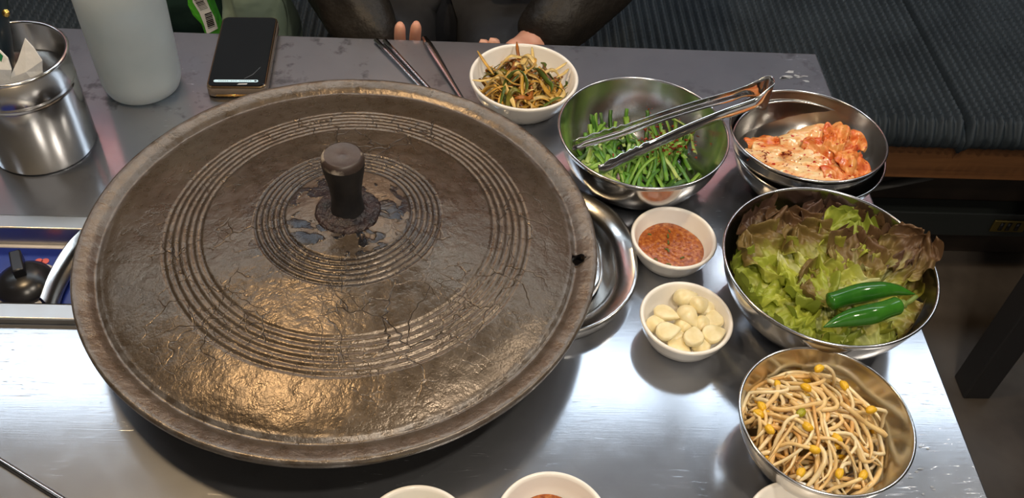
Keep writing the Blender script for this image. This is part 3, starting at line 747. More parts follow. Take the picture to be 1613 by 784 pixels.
def lettuce(u, v, z, L, W_, ang, tilt, curl, mat, seed, label, ruff=1.0):
    nu, nv = 60, 60; V = []; f = []; uvs = []; rg = random.Random(seed)
    for j in range(nv+1):
        t = j/nv; wd = W_*(.16+.84*sin(pi*min(1, .08+.62*t))**1.2)*(1 if t < .8 else sqrt(max(.0, 1-((t-.8)/.23)**2)))
        for i in range(nu+1):
            s = i/nu*2-1
            ed = max(abs(s)**2.2, max(0, (t-.55)/.45)**2)
            ph = s*5.5+t*13*(1 if s > 0 else -1)
            ru = ruff*ed*(.0080*sin(ph*1.7+seed)+.0045*sin(ph*3.1+seed*2.3)) + ruff*.007*mnoise.noise((s*3.0+seed, t*4, seed))+ruff*.0045*mnoise.noise((s*8+seed, t*9, seed+7))
            x = s*wd*(1-.18*ed) + ruff*ed*.0022*sin(ph*2.3+1); y = t*L+ruff*ed*.0018*cos(ph*2.1)
            zz = ru + .25*wd*s*s + curl*L*t*t
            V.append((x, y, zz)); uvs.append((i/nu, t))
    for j in range(nv):
        for i in range(nu): a = j*(nu+1)+i; f.append((a, a+1, a+nu+2, a+nu+1))
    p = at(u, v, z)-Vector((LE[0], LE[1], 0))
    Mx = Matrix.Translation(p) @ Matrix.Rotation(ang, 4, 'Z') @ Matrix.Rotation(tilt, 4, 'X') @ Matrix.Translation((0, -L*.5, 0))
    mb = MB(); 
    for q in V:
        w3 = Mx @ Vector(q); rr = sqrt(w3.x**2+w3.y**2)
        lim = .0905
        if 'spilling' in label and rr > lim: w3.z = max(w3.z, .0755)          # lies over the rim
        else:
            if rr > lim: w3.x *= lim/rr; w3.y *= lim/rr; rr = lim
            w3.z = max(w3.z, inner_z(rr, LE[2], LE[3])+.0040)
        mb.v.append(tuple(w3))
    mb.f = f; o = mb.build('lettuce_leaf', mat, loc=(LE[0], LE[1], T))
    ul = o.data.uv_layers.new(name='leaf')
    for lp in o.data.loops: ul.data[lp.index].uv = uvs[lp.vertex_index]
    tag(o, label, 'lettuce', 'lettuce leaves in the bowl'); return o
R_ = radians
LP = lettuce_mat('lettuce_pale', (.72, .72, .36), (.56, .60, .18), (.46, .52, .10), (.80, .80, .55))
LV = [(1310, 450, .030, .115, .050, 0, 0, 0, LG, 'broad green lettuce leaf at the bottom of the pile'),
 (1230, 455, .036, .105, .045, 60, .1, .1, LG, 'yellow-green lettuce leaf low at the left bowl wall'),
 (1380, 450, .034, .105, .045, -60, .1, .1, LM, 'bronze-green lettuce leaf low at the right bowl wall'),
 (1300, 490, .036, .10, .045, 150, .1, .1, LG, 'pale green lettuce leaf under the chilies'),
 (1205, 372, .048, .075, .034, 35, .25, .1, LR, 'dark bronze lettuce leaf standing at the far left rim'),
 (1255, 388, .048, .080, .038, 10, .2, .05, LB, 'brown tipped lettuce leaf at the back of the pile'),
 (1305, 372, .046, .070, .036, 0, .2, .05, LR, 'dusky brown lettuce leaf against the far bowl wall'),
 (1325, 385, .056, .085, .034, -40, .12, .0, LG, 'bright yellow-green lettuce leaf laid over the back of the pile'),
 (1372, 372, .048, .070, .030, -25, .25, .05, LB, 'small bronze lettuce leaf against the far rim'),
 (1415, 418, .060, .072, .032, -55, .30, .2, LB, 'curled brown lettuce leaf spilling over the outer rim'),
 (1290, 412, .056, .085, .036, 25, .12, .05, LM, 'bronze-green lettuce leaf in the middle of the pile'),
 (1225, 418, .056, .085, .036, 50, .15, .1, LM, 'bronze-green frilled lettuce leaf above the left bowl wall'),
 (1205, 452, .054, .075, .036, 75, .1, .1, LG, 'frilled yellow-green lettuce leaf hanging to the left wall'),
 (1245, 480, .054, .085, .034, 120, .05, .0, LG, 'long yellow-green lettuce leaf pointing to the near left rim'),
 (1345, 420, .058, .080, .034, -15, .12, .05, LB, 'dusky lettuce leaf in front of the bright green one'),
 (1290, 515, .052, .080, .032, 165, .0, -.05, LG, 'pale ribbed lettuce leaf at the near rim'),
 (1355, 524, .048, .078, .032, -165, .0, -.05, LP, 'pale whitish green lettuce leaf below the lower chili'),
 (1405, 500, .048, .075, .032, -120, .05, .0, LM, 'dusky green lettuce leaf at the near right wall'),
 (1320, 455, .060, .075, .034, 90, .05, .0, LM, 'bronze-green lettuce leaf behind the upper chili'),
 (1265, 440, .061, .070, .030, -160, .05, .0, LG, 'green lettuce leaf on top of the pile, tip to the near rim'),
 (1385, 408, .058, .068, .028, -75, .15, .1, LR, 'dark red-brown lettuce leaf beside the outer curled one'),
 (1300, 530, .044, .070, .030, 180, .0, .0, LP, 'pale stem end of lettuce tucked under the near rim')]
for n_, q in enumerate(LV): lettuce(*q[:5], radians(q[5]), q[6], q[7], q[8], n_+1, q[9], .8)
# ---- chilies
M['chili'] = mottled('glossy_green_chili', (.018, .105, .010), (.042, .175, .016), 30, .14, .1, .002, spec=.6)
M['chili_stem'] = plain('chili_stem', (.16, .22, .05), .45)
def chili(pts, rmax, label, stem):
    c0 = at(*pts[1]); pp = smooth_path([at(*q)-c0 for q in pts], 10); n = len(pp); rad = []
    for i in range(n):
        s = i/(n-1); rad.append(rmax*max(.06, min(1, (s*3.2)**.7)*min(1, ((1-s)*5)**.5 if s > .8 else 1)*(.75+.25*sin(pi*s)))*(1+.05*sin(s*17)))
    o = MB().tube(pp, rad, 20).build('green_chili', M['chili'], loc=(c0.x, c0.y, c0.z+T)); tag(o, label, 'chili', 'green chilies on the lettuce')
    if stem:
        d = (pp[-1]-pp[-3]).normalized()
        MB().tube(smooth_path([pp[-1]-d*.003, pp[-1]+d*.007, pp[-1]+d*.018+Vector((.0, .003, .001))], 4), [.0045]*3+[.0022]*6, 8).build('stem', M['chili_stem'], o)
    return o
chili([(1441, 463, .078), (1400, 456, .080), (1350, 463, .080), (1312, 474, .078), (1302, 477, .077)], .0088, 'upper plain green chili lying on the lettuce', False)
chili([(1297, 515, .077), (1330, 503, .080), (1375, 494, .082), (1408, 483, .080), (1421, 479, .079)], .0088, 'lower green chili with its stem, lying on the lettuce', True)

# ---- bean sprouts
sp_m = [leafmat('sprout_cream', (.82, .62, .31), .17, .3, 60, (.72, .48, .20)), leafmat('sprout_ivory', (.86, .74, .48), .17, .3, 60, (.80, .62, .34)), leafmat('sprout_amber', (.74, .46, .18), .22, .3, 60, (.62, .34, .10))]
M['bean'] = leafmat('sprout_bean_yellow', (.80, .50, .03), .3, .2, 120, (.72, .40, .015)); M['bean_green'] = leafmat('sprout_bean_green', (.44, .42, .02), .3, .2, 120)
rg = random.Random(77); NS = 175
beans = [(1270, 610, .06), (1330, 607, .06), (1187, 650, .05), (1262, 650, .062), (1272, 672, .062), (1372, 645, .055), (1283, 708, .056), (1318, 690, .058), (1212, 676, .05), (1256, 755, .046), (1360, 748, .047), (1290, 580, .054), (1200, 640, .05), (1322, 745, .05)]
def sprout(x, y, lay, hd, L, curl, mi, r0):
    n = 18; pts = []; ph = rg.uniform(0, 6); c2 = rg.gauss(0, 30); kink = rg.random()
    for k in range(n+1):
        rr = sqrt((x+.005)**2+(y-.0)**2)
        lim = .0605
        if rr > lim:
            x = -.005+(x+.005)*lim/rr; y = y*lim/rr; rr = lim
            # turn along the wall
            ta = atan2(y, x+.005)+pi/2; hd = ta if cos(hd-ta) > 0 else ta+pi
        R2 = sqrt(x*x+y*y); fl = inner_z(R2, SP[2], SP[3])+.0035
        top = .028+.036*max(0, 1-(rr/.068)**2)
        z = max(fl, .008+(top-.008)*lay+.0022*sin(ph+k*.55))
        pts.append((x, y, z)); hd += (curl+c2*sin(k*.5+ph))*L/n*(1+2.5*(abs(k/n-kink) < .08)); x += cos(hd)*L/n; y += sin(hd)*L/n
    rad = [r0*(.95 if k < n*.75 else .95-.7*(k/n-.75)/.25) for k in range(n+1)]
    o = MB().tube(pts, rad, 7).build('bean_sprout', sp_m[mi], loc=(SP[0], SP[1], T)); SN = ['cream', 'ivory', 'amber'][mi]; tag(o, 'limp %s bean sprout stem tangled in the steel bowl' % SN, 'bean sprout', SN+' bean sprout stems')
    return o, pts
def bean(o, p, d, r0, mat):
    mb = MB(); side = Vector((0, 0, 1)).cross(d).normalized()
    for sgn in (-1, 1):
        pc = Vector(p); q_ = sqrt(pc.x**2+pc.y**2)
        if q_ > .055: pc.x *= .055/q_; pc.y *= .055/q_
        pc.z = max(pc.z, inner_z(min(q_, .055), SP[2], SP[3])+.006)
        c = pc+side*sgn*r0*.22; n = 8; seg = 10; v = []; f = []
        upv = d.cross(side)
        for i in range(n+1):
            a = pi*i/n
            for k in range(seg):
                b = 2*pi*k/seg; v.append(c - d*(cos(a)*r0*(1.55 if sgn > 0 else 1.3)) + side*(sin(a)*cos(b)*r0*.80) + upv*(sin(a)*sin(b)*r0))
        for i in range(n):
            for k in range(seg): a, b = i*seg+k, i*seg+(k+1) % seg; f.append((a, b, b+seg, a+seg))
        mb.add(v, f)
    return mb.build('bean_head', mat, o)
for i in range(NS):
    lay = (i/NS)**.8; rr = .052*sqrt(rg.random()); a = rg.uniform(0, 2*pi); hd = rg.uniform(0, 2*pi)
    if i > 120: hd = radians(-50)+rg.gauss(0, .5); rr *= .8
    L = rg.uniform(.05, .10); x = rr*cos(a)-.005-cos(hd)*L*.4; y = rr*sin(a)-sin(hd)*L*.4
    o, pts = sprout(x, y, lay, hd, L, rg.gauss(0, 20), rg.choices((0, 1, 2), (5, 5, 1.5))[0], rg.uniform(.0015, .0024))
    if i % 9 == 4:
        bean(o, pts[0], (Vector(pts[0])-Vector(pts[1])).normalized(), .0028, M['bean'])
        tag(o, 'bean sprout with a small yellow head buried in the tangle', None, 'small headed bean sprouts')
for i, (u, v, z) in enumerate(beans):
    p = at(u, v, z)-Vector((SP[0], SP[1], 0)); hd = rg.uniform(0, 2*pi)
    pts = [Vector((p.x, p.y, p.z))]; x, y = p.x, p.y
    for k in range(10):
        x += cos(hd)*.0042; y += sin(hd)*.0042; hd += rg.gauss(0, .25)
        rr = sqrt(x*x+y*y); 
        if rr > .055: x *= .055/rr; y *= .055/rr; rr = .055
        pts.append(Vector((x, y, max(p.z-.0012*k*k*.35, inner_z(rr, SP[2], SP[3])+.004, .012))))
    o = MB().tube(pts, [.0017]*8+[.0013, .001, .0006], 7).build('bean_sprout', sp_m[i % 2], loc=(SP[0], SP[1], T)); tag(o, 'bean sprout with a green head on top of the tangle' if i == 3 else 'bean sprout with a plump yellow head on top of the tangle', 'bean sprout', 'plump headed bean sprouts')
    bean(o, pts[0], (pts[0]-pts[1]).normalized(), .0034, M['bean_green'] if i == 3 else M['bean'])

# ------------------------------------------------------------------ steel cup with napkins
CX, CY, CR, CHt = -.4610, .806, .0540, .121
cup_prof = [(0, .004), (CR-.006, .004), (CR-.004, 0), (CR-.0012, .001), (CR, .004), (CR, .097), (CR+.0002, .099), (CR-.0006, .1005), (CR-.0006, .103), (CR+.0002, .1045), (CR+.0002, .107), (CR+.0006, .138), (CR+.0018, .1395), (CR+.0026, .1415), (CR+.0016, .1435), (CR-.001, .1435), (CR-.002, .141),
                   (CR-.0018, .104), (CR-.003, .1025), (CR-.0018, .1), (CR-.002, .006), (0, .006)]
cup = MB().lathe([(r, z*CHt/.1435) for r, z in cup_prof], 96).build('steel_cup', M['cup'], loc=(CX, CY, T))
tag(cup, 'tall stainless steel cup holding white napkins', 'cup')
M['paper'] = mottled('white_napkin_paper', (.74, .74, .74), (.84, .84, .83), 30, .9, .5, .002); M['green_print'] = plain('green_print', (.02, .30, .10), .7)
def napkin(pix, zs, y, label, green=False, seed=1):
    # folded sheet of paper standing in the cup: outline at its own depth, folded double
    def aty(u, v, yy):
        d = Fv+Rv*((u-806.5)/FPX)-Uv*((v-392)/FPX); return CAM+d*(yy/d.y)
    pts = [aty(u, v, y+dy)-Vector((CX, CY, 0)) for (u, v, dy) in pix]
    mb = MB(); n = len(pts)
    for k, off in enumerate((0, .0035)):
        for p in pts:
            q = Vector((p.x, p.y+off*(.4 if p.z > .11 else 1.4), p.z)); rr = sqrt(q.x**2+q.y**2); lim = CR-.004
            if rr > lim and q.z < .125: q.x *= lim/rr; q.y *= lim/rr
            mb.v.append(tuple(q))
    c0 = sum((Vector(p) for p in mb.v[:n]), Vector())/n+Vector((0, -.005, 0)); c1 = c0+Vector((0, .009, 0)); mb.v += [tuple(c0), tuple(c1)]
    for k in range(n):
        b = (k+1) % n; mb.f += [(k, b, 2*n), (b+n, k+n, 2*n+1), (k, k+n, b+n, b)]
    o = mb.build('paper_napkin', M['paper'], loc=(CX, CY, T), smooth=False)
    o.modifiers.new('s', 'SUBSURF').subdivision_type = 'SIMPLE'; o.modifiers['s'].levels = o.modifiers['s'].render_levels = 2
    tag(o, label, 'napkin', 'napkins in the cup'); return o
napkin([(12, 150, .0), (14, 124, .0), (28, 95, .004), (39, 61, .01), (52, 75, .008), (66, 96, .004), (76, 118, .0), (70, 150, 0)], 0, .772, 'pointed white paper napkin standing in the steel cup')
n2 = napkin([(-45, 150, .0), (-40, 80, .0), (-20, 66, .004), (0, 80, .006), (12, 92, .004), (18, 110, 0), (12, 150, 0)], 0, .770, 'white paper napkin with a green print in the steel cup')
mb = MB(); pts = []
def aty_(u, v, yy):
    d = Fv+Rv*((u-806.5)/FPX)-Uv*((v-392)/FPX); return CAM+d*(yy/d.y)
mb.v = [tuple(aty_(u, v, .7645)-Vector((CX, CY, 0))) for u, v in ((-4, 80), (0, 83), (5, 88), (2, 98), (-2, 92))]; mb.f = [(0, 1, 2, 3, 4)]
mb.build('green_print', M['green_print'], n2, smooth=False)
# dark blue handle standing in the cup
sp0 = empty('utensil_handle', (CX, CY, T)); tag(sp0, 'dark blue-black utensil handle standing in the steel cup', 'utensil')
a_, b_ = aty_(4, 62, .815)-Vector((CX, CY, 0)), aty_(-4, -30, .845)-Vector((CX, CY, 0))
ft = Vector((a_.x-.004, -.01, .007)); top = b_+(b_-a_)*.35
MB().tube(smooth_path([ft, a_, b_, top], 6), [.006]*4+[.009, .012]+[.015]*6+[.015]*5+[.014, .009], 12, .5).build('handle', plain('blue_black_plastic', (.012, .022, .032), .3), sp0)
rv = aty_(9, 21, .815)-Vector((CX, CY, 0))
MB().lathe([(0, .0022), (.003, .0016), (.004, 0)], 16, Matrix.Translation(rv) @ Matrix.Rotation(radians(60), 4, 'X')).build('handle_glint', plain('gold_glint', (.7, .45, .12), .25, 1), sp0)  # gold glint on the handle, put in as a small metal disc

# ------------------------------------------------------------------ water bottle
BX2, BY2 = -.3805, .9135
_t = NT('frosted_bottle_plastic'); _v = _t.coords()
_bn = _t.noise(_v, 14, 3)
M['bottle'] = _t.set(color=_t.ramp(_bn, [(.3, (.70, .79, .83)), (.7, (.82, .89, .92))]), rough=.38, trans=.58, ior=1.25, spec=.4)
bt = empty('water_bottle', (BX2, BY2, T)); tag(bt, 'frosted translucent plastic water bottle standing behind the steel cup', 'bottle')
bp = [(0, .004), (.028, .003), (.036, .0), (.0415, .003), (.0445, .011), (.0452, .02), (.0462, .06), (.0470, .10), (.0474, .126), (.0468, .138), (.0440, .150), (.038, .164), (.031, .178), (.0235, .192), (.019, .202), (.0175, .208), (.0175, .214)]
MB().lathe(bp + [(.0155, .214), (.0155, .206), (.022, .190), (.036, .163), (.0445, .136), (.0445, .02), (.036, .008), (0, .008)], 72).build('bottle_body', M['bottle'], bt)
M['water'] = plain('water_in_bottle', (.80, .85, .86), .05, trans=.85, ior=1.33)
MB().lathe([(0, .010), (.035, .010), (.0435, .022), (.0435, .118), (0, .118)], 48).build('water', M['water'], bt)
MB().lathe([(.0200, .206), (.0205, .210), (.0205, .226), (.0195, .229), (0, .2295)], 32).build('cap', plain('white_cap', (.75, .78, .8), .35), bt)

# ------------------------------------------------------------------ phone
pcen = (at(352, 24, .018)+at(437, 27, .018)+at(326, 133, .018)+at(415, 135, .018))/4
ph = empty('mobile_phone', (pcen.x, pcen.y, T+.001), radians(2.6)); tag(ph, 'black phone in a clear gold-edged case lying at the table edge', 'phone')
def rrect(w_, h_, r, n=6):
    pts = []
    for (sx, sy, a0) in ((1, 1, 0), (-1, 1, 90), (-1, -1, 180), (1, -1, 270)):
        for k in range(n+1):
            a = radians(a0+90*k/n); pts.append((sx*(w_-r)+r*cos(a), sy*(h_-r)+r*sin(a)))
    return pts
def slab_rr(w_, h_, r, z0, z1, bev=.001):
    lo = [(rrect(w_-bev, h_-bev, r), z0), (rrect(w_, h_, r), z0+bev), (rrect(w_, h_, r), z1-bev), (rrect(w_-bev, h_-bev, r), z1)]
    mb = loft(lo); n = len(lo[0][0]); mb.f += [tuple(reversed(range(n))), tuple(range(3*n, 4*n))]; return mb
PW, PH = .0345, .0715
case = slab_rr(PW, PH, .008, 0, .0135, .002).build('case', NT('clear_tinted_case').set(color=(.34, .27, .22), rough=.12, trans=.55, ior=1.3), ph, angle=50)
slab_rr(PW-.0006, PH-.0006, .0078, .0125, .0150, .0008).build('case_rim', plain('gold_rim', (.34, .24, .13), .22, 1), ph, angle=30)
slab_rr(PW-.0022, PH-.0022, .0066, .0130, .0158, .0006).build('screen', plain('black_screen_glass', (.006, .008, .010), .06), ph, angle=20)
bar = slab_rr(.0255, .0022, .0021, .01581, .0160, .00005); bar.v = [(x-.001, y-.0605, z) for x, y, z in bar.v]
barob = bar.build('search_bar', plain('pale_blue_screen_bar', (.45, .62, .70), .3, emit=(.55, .8, .92), estr=.35), ph, angle=20)
MB().lathe([(0, 0), (.0014, 0)], 16, Matrix.Translation((.0215, -.0605, .01612))).build('search_icon', M['black'], barob)
for k in range(16):
    x = -.021+k*.0024
    if k in (5, 9): continue
    MB().box(x, x+.0016, -.0608, -.0601, .0160, .01606).build('text_dash', plain('grey_text', (.15, .2, .22), .5) if k == 0 else bpy.data.materials['grey_text'], barob, smooth=False)
MB().add([(.001, -.0675, .0159), (.012, -.0670, .0159), (.013, -.0650, .0159), (.003, -.0652, .0159)], [(0, 1, 2, 3)]).build('film_tear', M['film'], ph, smooth=False)
MB().tube([(.008, -.056, .0159), (.017, -.048, .0159), (.024, -.034, .0159)], .00013, 4).build('screen_crack', M['film'], ph)
MB().box(-.024, .022, -.0722, -.0708, .002, .0045).build('case_glint', plain('gold_glint_strip', (.8, .5, .18), .2, 1), ph, bevel=.0005)  # glint along the case edge, put in as a gold metal strip

# ------------------------------------------------------------------ cutlery
def stick(a, b, ra, rb, label, group=None, square=False):
    a, b = Vector(a), Vector(b); n = 8; c = (a+b)/2
    o = MB().tube([a+(b-a)*k/n-c for k in range(n+1)], [ra+(rb-ra)*k/n for k in range(n+1)], 8, .75).build('metal_chopstick', M['cutlery'], loc=(c.x, c.y, T+c.z)); tag(o, label, 'chopstick', group); return o
def ext(p, q, L):
    d = (q-p).normalized(); return p + d*L
for (u0, v0, u1, v1) in ((592, 63, 657, 131), (606, 64, 668, 131)):
    p, q = at(u0, v0, .0032), at(u1, v1, .0032); e = ext(p, q, .205); stick(p, e, .0034, .0022, 'steel chopstick of the pair pointing from the far edge under the iron lid', 'paired steel chopsticks')
p, q = at(0, 725, .0028), at(95, 784, .0028); d = (q-p).normalized(); stick(p-d*.085, q+d*.045, .0022, .0030, 'single steel chopstick on the open table front')
sp = empty('metal_spoon', (0, 0, T)); tag(sp, 'long handled steel spoon lying beside the paired chopsticks', 'spoon')
p, q = at(668, 58, .004), at(722, 146, .004); e = ext(p, q, .155); d = (q-p).normalized()
MB().tube([p+(e-p)*k/10 for k in range(11)], [.0030, .0052, .0055, .0052, .0048, .0042, .0037, .0033, .003, .003, .0035], 10, .38).build('handle', M['cutlery'], sp)
mb = MB(); sd = Vector((-d.y, d.x, 0)); c = e+d*.024; n = 10; v = []; f = []
for i in range(n+1):
    for k in range(24):
        a = 2*pi*k/24; r_ = max(i/n, .001); v.append(c+d*(cos(a)*.026*r_)+sd*(sin(a)*.018*r_)+Vector((0, 0, -.003+.006*r_*r_)))
for i in range(n):
    for k in range(24): a, b = i*24+k, i*24+(k+1) % 24; f.append((a, b, b+24, a+24))
mb.add(v, f); o = mb.build('bowl', M['cutlery'], sp); o.modifiers.new('t', 'SOLIDIFY').thickness = .0009

# ------------------------------------------------------------------ bags behind the table
_t = NT('grey_green_plastic_film'); _v = _t.coords(); _n = _t.noise(_v, 16, 3)
M['bag'] = _t.set(color=_t.ramp(_n, [(.3, (.24, .33, .25)), (.7, (.36, .46, .36))]), rough=.42, normal=_t.bump(_n, .5, .006))
M['bag_dark'] = mottled('dark_green_cloth', (.010, .032, .026), (.02, .055, .042), 16, .6, .4, .004)
M['packet'] = mottled('bright_green_packet', (.08, .48, .03), (.12, .60, .05), 30, .25, .6, .003)
def bag(name, mat, x0, x1, yc, dep, z0, z1, seed, label, lean=0):
    v = []; f = []; nu, nv = 40, 24
    for j in range(nv+1):
        t = j/nv; z = z0+(z1-z0)*t; sq = (1-t)**.5*.9+.1
        for k in range(nu):
            a = 2*pi*k/nu; cx_ = (x0+x1)/2; hw = (x1-x0)/2*(.88+.12*sin(pi*t)); dp = dep*sq
            nz = mnoise.noise((cos(a)*2+seed, sin(a)*2, t*4))*.012+mnoise.noise((cos(a)*5+seed, sin(a)*5, t*8))*.005
            sgn = lambda q: (1 if q >= 0 else -1)*abs(q)**.7
            v.append((cx_+sgn(cos(a))*hw+nz, yc+sgn(sin(a))*dp+nz+lean*t, z+nz*.3*t))
    for j in range(nv):
        for k in range(nu): a, b = j*nu+k, j*nu+(k+1) % nu; f.append((a, b, b+nu, a+nu))
    mb = MB(); mb.add(v, f); mb.f += [tuple(reversed(range(nu))), tuple(range(nv*nu, (nv+1)*nu))]
    o = mb.build(name, mat, loc=(0, 0, T)); tag(o, label, 'bag'); return o
bag('plastic_bag', M['bag'], -.372, -.272, 1.32, .06, -.285, .02, 2, 'grey-green crinkled plastic bag standing on the bench beside the person', -.10)
bag('shoulder_bag', M['bag_dark'], -.55, -.40, 1.47, .06, -.285, .035, 6, 'dark green cloth bag behind the bright green packet', -.10)
# bright green packet with barcode label
pk = empty('snack_packet', (-.405, 1.28, T-.298)); tag(pk, 'bright green snack packet with a white barcode panel, leaning on the bags', 'packet')
def psheet(name, mat, poly, y, thick, par, seed, amp=.003):
    pts = [aty_(u, v, y)-Vector((-.405, 1.28, -.298)) for u, v in poly]; n = len(pts); c = sum(pts, Vector())/n; mb = MB()
    for off in (0, thick):
        for p in pts: mb.v.append((p.x, p.y+off, p.z))
    mb.v += [(c.x, c.y-amp, c.z), (c.x, c.y+thick+amp, c.z)]
    for k in range(n):
        b = (k+1) % n; mb.f += [(k, b, 2*n), (b+n, k+n, 2*n+1), (k, k+n, b+n, b)]
    return mb.build(name, mat, par, smooth=False)
psheet('packet_body', M['packet'], [(293, -40), (296, 8), (304, 24), (317, 38), (325, 58), (340, 168), (372, 168), (350, 56), (346, 44), (338, 24), (330, 2), (326, -40)], 1.28, .022, pk, 1, .006)
lab = psheet('barcode_panel', M['paper'], [(300, -12), (304, 4), (314, 20), (322, 40), (326, 54), (343, 45), (338, 28), (331, 15), (326, 2), (322, -14)], 1.2705, .0012, pk, 2, .0005)
def bars(u0, v0, u1, v1, du, dv, n, seed):
    rg = random.Random(seed)
    for k in range(n):
        t = (k+.5)/n; u, v = u0+(u1-u0)*t, v0+(v1-v0)*t; hw = rg.choice((.15, .25, .38))/n
        q = [(u-(u1-u0)*hw, v-(v1-v0)*hw), (u+(u1-u0)*hw, v+(v1-v0)*hw)]
        poly = [q[0], q[1], (q[1][0]+du, q[1][1]+dv), (q[0][0]+du, q[0][1]+dv)]
        mb = MB(); mb.v = [tuple(aty_(a, b, 1.2692)-Vector((-.405, 1.28, -.298))) for a, b in poly]; mb.f = [(0, 1, 2, 3)]
        mb.build('barcode_bar', M['black'], lab, smooth=False)
bars(304, -2, 316, 17, 12, -4, 9, 4); bars(322, 22, 328, 46, 11, -4, 9, 5)

# ------------------------------------------------------------------ the seated person
_t = NT('skin'); _v = _t.coords(); _n = _t.noise(_v, 30, 3)
M['skin'] = _t.set(color=_t.ramp(_n, [(.3, (.60, .28, .19)), (.7, (.68, .36, .25))]), rough=.45, sss=.12)
M['jacket'] = mottled('black_brown_jacket', (.011, .009, .0075), (.022, .018, .014), 18, .5, .5, .006, spec=.3)
M['shirt'] = mottled('black_shirt', (.006, .005, .0045), (.010, .008, .007), 30, .8, .3, spec=.08)
M['trouser'] = mottled('dark_trousers', (.012, .013, .018), (.02, .022, .028), 30, .8, .3)
M['hair'] = mottled('black_hair', (.006, .005, .005), (.02, .016, .014), 60, .65, .6, .002, stretch=(1, 1, .2), spec=.25)
PX, PY = -.035, 1.42
person = empty('person', (PX, PY, T-.30)); tag(person, 'person in open dark jacket sitting on the bench, fingertips at the table edge', 'person')
def skin_mesh(name, mat, joints, edges, root, parent=None, sub=2):
    """joints: name -> (x,y,z,rx,ry)  in metres from the person's base point"""
    names = list(joints); me = bpy.data.meshes.new(name); me.from_pydata([joints[n][:3] for n in names], [(names.index(a), names.index(b)) for a, b in edges], [])
    o = bpy.data.objects.new(name, me); link(o, None)
    o.modifiers.new('skin', 'SKIN'); 
    if not me.skin_vertices: me.skin_vertices.new() if hasattr(me.skin_vertices, 'new') else None
    sv = me.skin_vertices[0].data
    for i, n in enumerate(names):
        q = joints[n]; sv[i].radius = (q[3], q[4] if len(q) > 4 else q[3]); sv[i].use_root = (n == root)
    s_ = o.modifiers.new('sub', 'SUBSURF'); s_.levels = s_.render_levels = sub
    bpy.context.view_layer.update(); dg = bpy.context.evaluated_depsgraph_get()
    m2 = bpy.data.meshes.new_from_object(o.evaluated_get(dg)); bpy.data.objects.remove(o, do_unlink=True)
    vs = [v.co[:] for v in m2.vertices]; fs = [tuple(p.vertices) for p in m2.polygons]; bpy.data.meshes.remove(m2)
    mb = MB(); mb.v = vs; mb.f = fs; return mb
def L3(u, v, y): return aty_(u, v, y)-Vector((PX, PY, -.30))
def G(x, y, z): return (x-PX, y-PY, z+.30)
# hands in table coordinates: right hand (-.078,1.07), left hand (.05,1.075)
RW, LW = G(-.105, 1.125, -.128), G(.085, 1.135, -.090)
RP, LP = G(-.080, 1.080, -.098), G(.052, 1.080, -.072)
RE, LEb = G(-.235, 1.29, -.02), G(.225, 1.26, .0)
RS, LS = (-.185, .05, .545), (.185, .05, .545)
J = {'pelvis': (0, -.005, .14, .105, .085), 'belly': (0, -.005, .25, .115, .098), 'chest': (0, .03, .42, .15, .11), 'collar': (0, .04, .55, .09, .075), 'neck': (0, .02, .62, .052), 'jaw': (0, -.005, .685, .066, .075), 'head': (0, 0, .755, .078, .092), 'crown': (0, .01, .83, .055, .065),
     'rs': (*RS, .062), 're': (*RE, .043), 'rw': (*RW, .026), 'rp': (*RP, .030, .016), 'ls': (*LS, .062), 'le': (*LEb, .043), 'lw': (*LW, .026), 'lp': (*LP, .030, .016),
     'rh': (-.095, -.06, .105, .070), 'rk': (-.14, -.42, .12, .056), 'ra': (-.14, -.44, -.33, .038), 'rt': (-.14, -.58, -.40, .035, .025), 'lh': (.095, -.06, .105, .070), 'lk': (.14, -.42, .12, .056), 'la': (.14, -.44, -.33, .038), 'lt': (.14, -.58, -.40, .035, .025)}
E_ = [('pelvis', 'belly'), ('belly', 'chest'), ('chest', 'collar'), ('collar', 'neck'), ('neck', 'jaw'), ('jaw', 'head'), ('head', 'crown'), ('collar', 'rs'), ('rs', 're'), ('re', 'rw'), ('rw', 'rp'), ('collar', 'ls'), ('ls', 'le'), ('le', 'lw'), ('lw', 'lp'),
      ('pelvis', 'rh'), ('rh', 'rk'), ('rk', 'ra'), ('ra', 'rt'), ('pelvis', 'lh'), ('lh', 'lk'), ('lk', 'la'), ('la', 'lt')]
body = skin_mesh('body', M['skin'], J, E_, 'pelvis')
def finger(mb, pts, r):
    pp = smooth_path(pts, 5); n = len(pp)
    rad = [r*(1.05-.2*i/(n-1)) for i in range(n)]; rad[-1] = r*.45; rad[-2] = r*.78; rad[-3] = r*.88
    mb.tube(pp, rad, 10)
# right hand: index and middle finger stand up over the table edge, the rest curl
for (x0, tip, ktop) in ((-.090, (-.0875, 1.039, .0125), -.035), (-.072, (-.0665, 1.038, .0150), -.033)):
    finger(body, [G(x0, 1.080, -.098), G(x0, 1.062, -.062), G((x0+tip[0])/2, 1.044, -.014), G(*tip)], .0082)
for x0 in (-.056, -.041):
    finger(body, [G(x0, 1.080, -.104), G(x0+.004, 1.056, -.094), G(x0+.006, 1.046, -.076), G(x0+.006, 1.056, -.062)], .0076)
finger(body, [G(-.100, 1.100, -.112), G(-.116, 1.078, -.098), G(-.111, 1.060, -.080)], .0092)
# left hand, half closed behind the scallion dish
for k, x0 in enumerate((.066, .052, .037, .024)):
    finger(body, [G(x0, 1.080, -.076), G(x0-.002, 1.052, -.044), G(x0-.004, 1.038, (-.030, -.024, -.010, -.012)[k]), G(x0-.010, 1.046, -.050)], (.0078, .0082, .008, .007)[k])
finger(body, [G(.062, 1.100, -.087), G(.030, 1.090, -.072), G(.016, 1.066, -.064)], .0092)
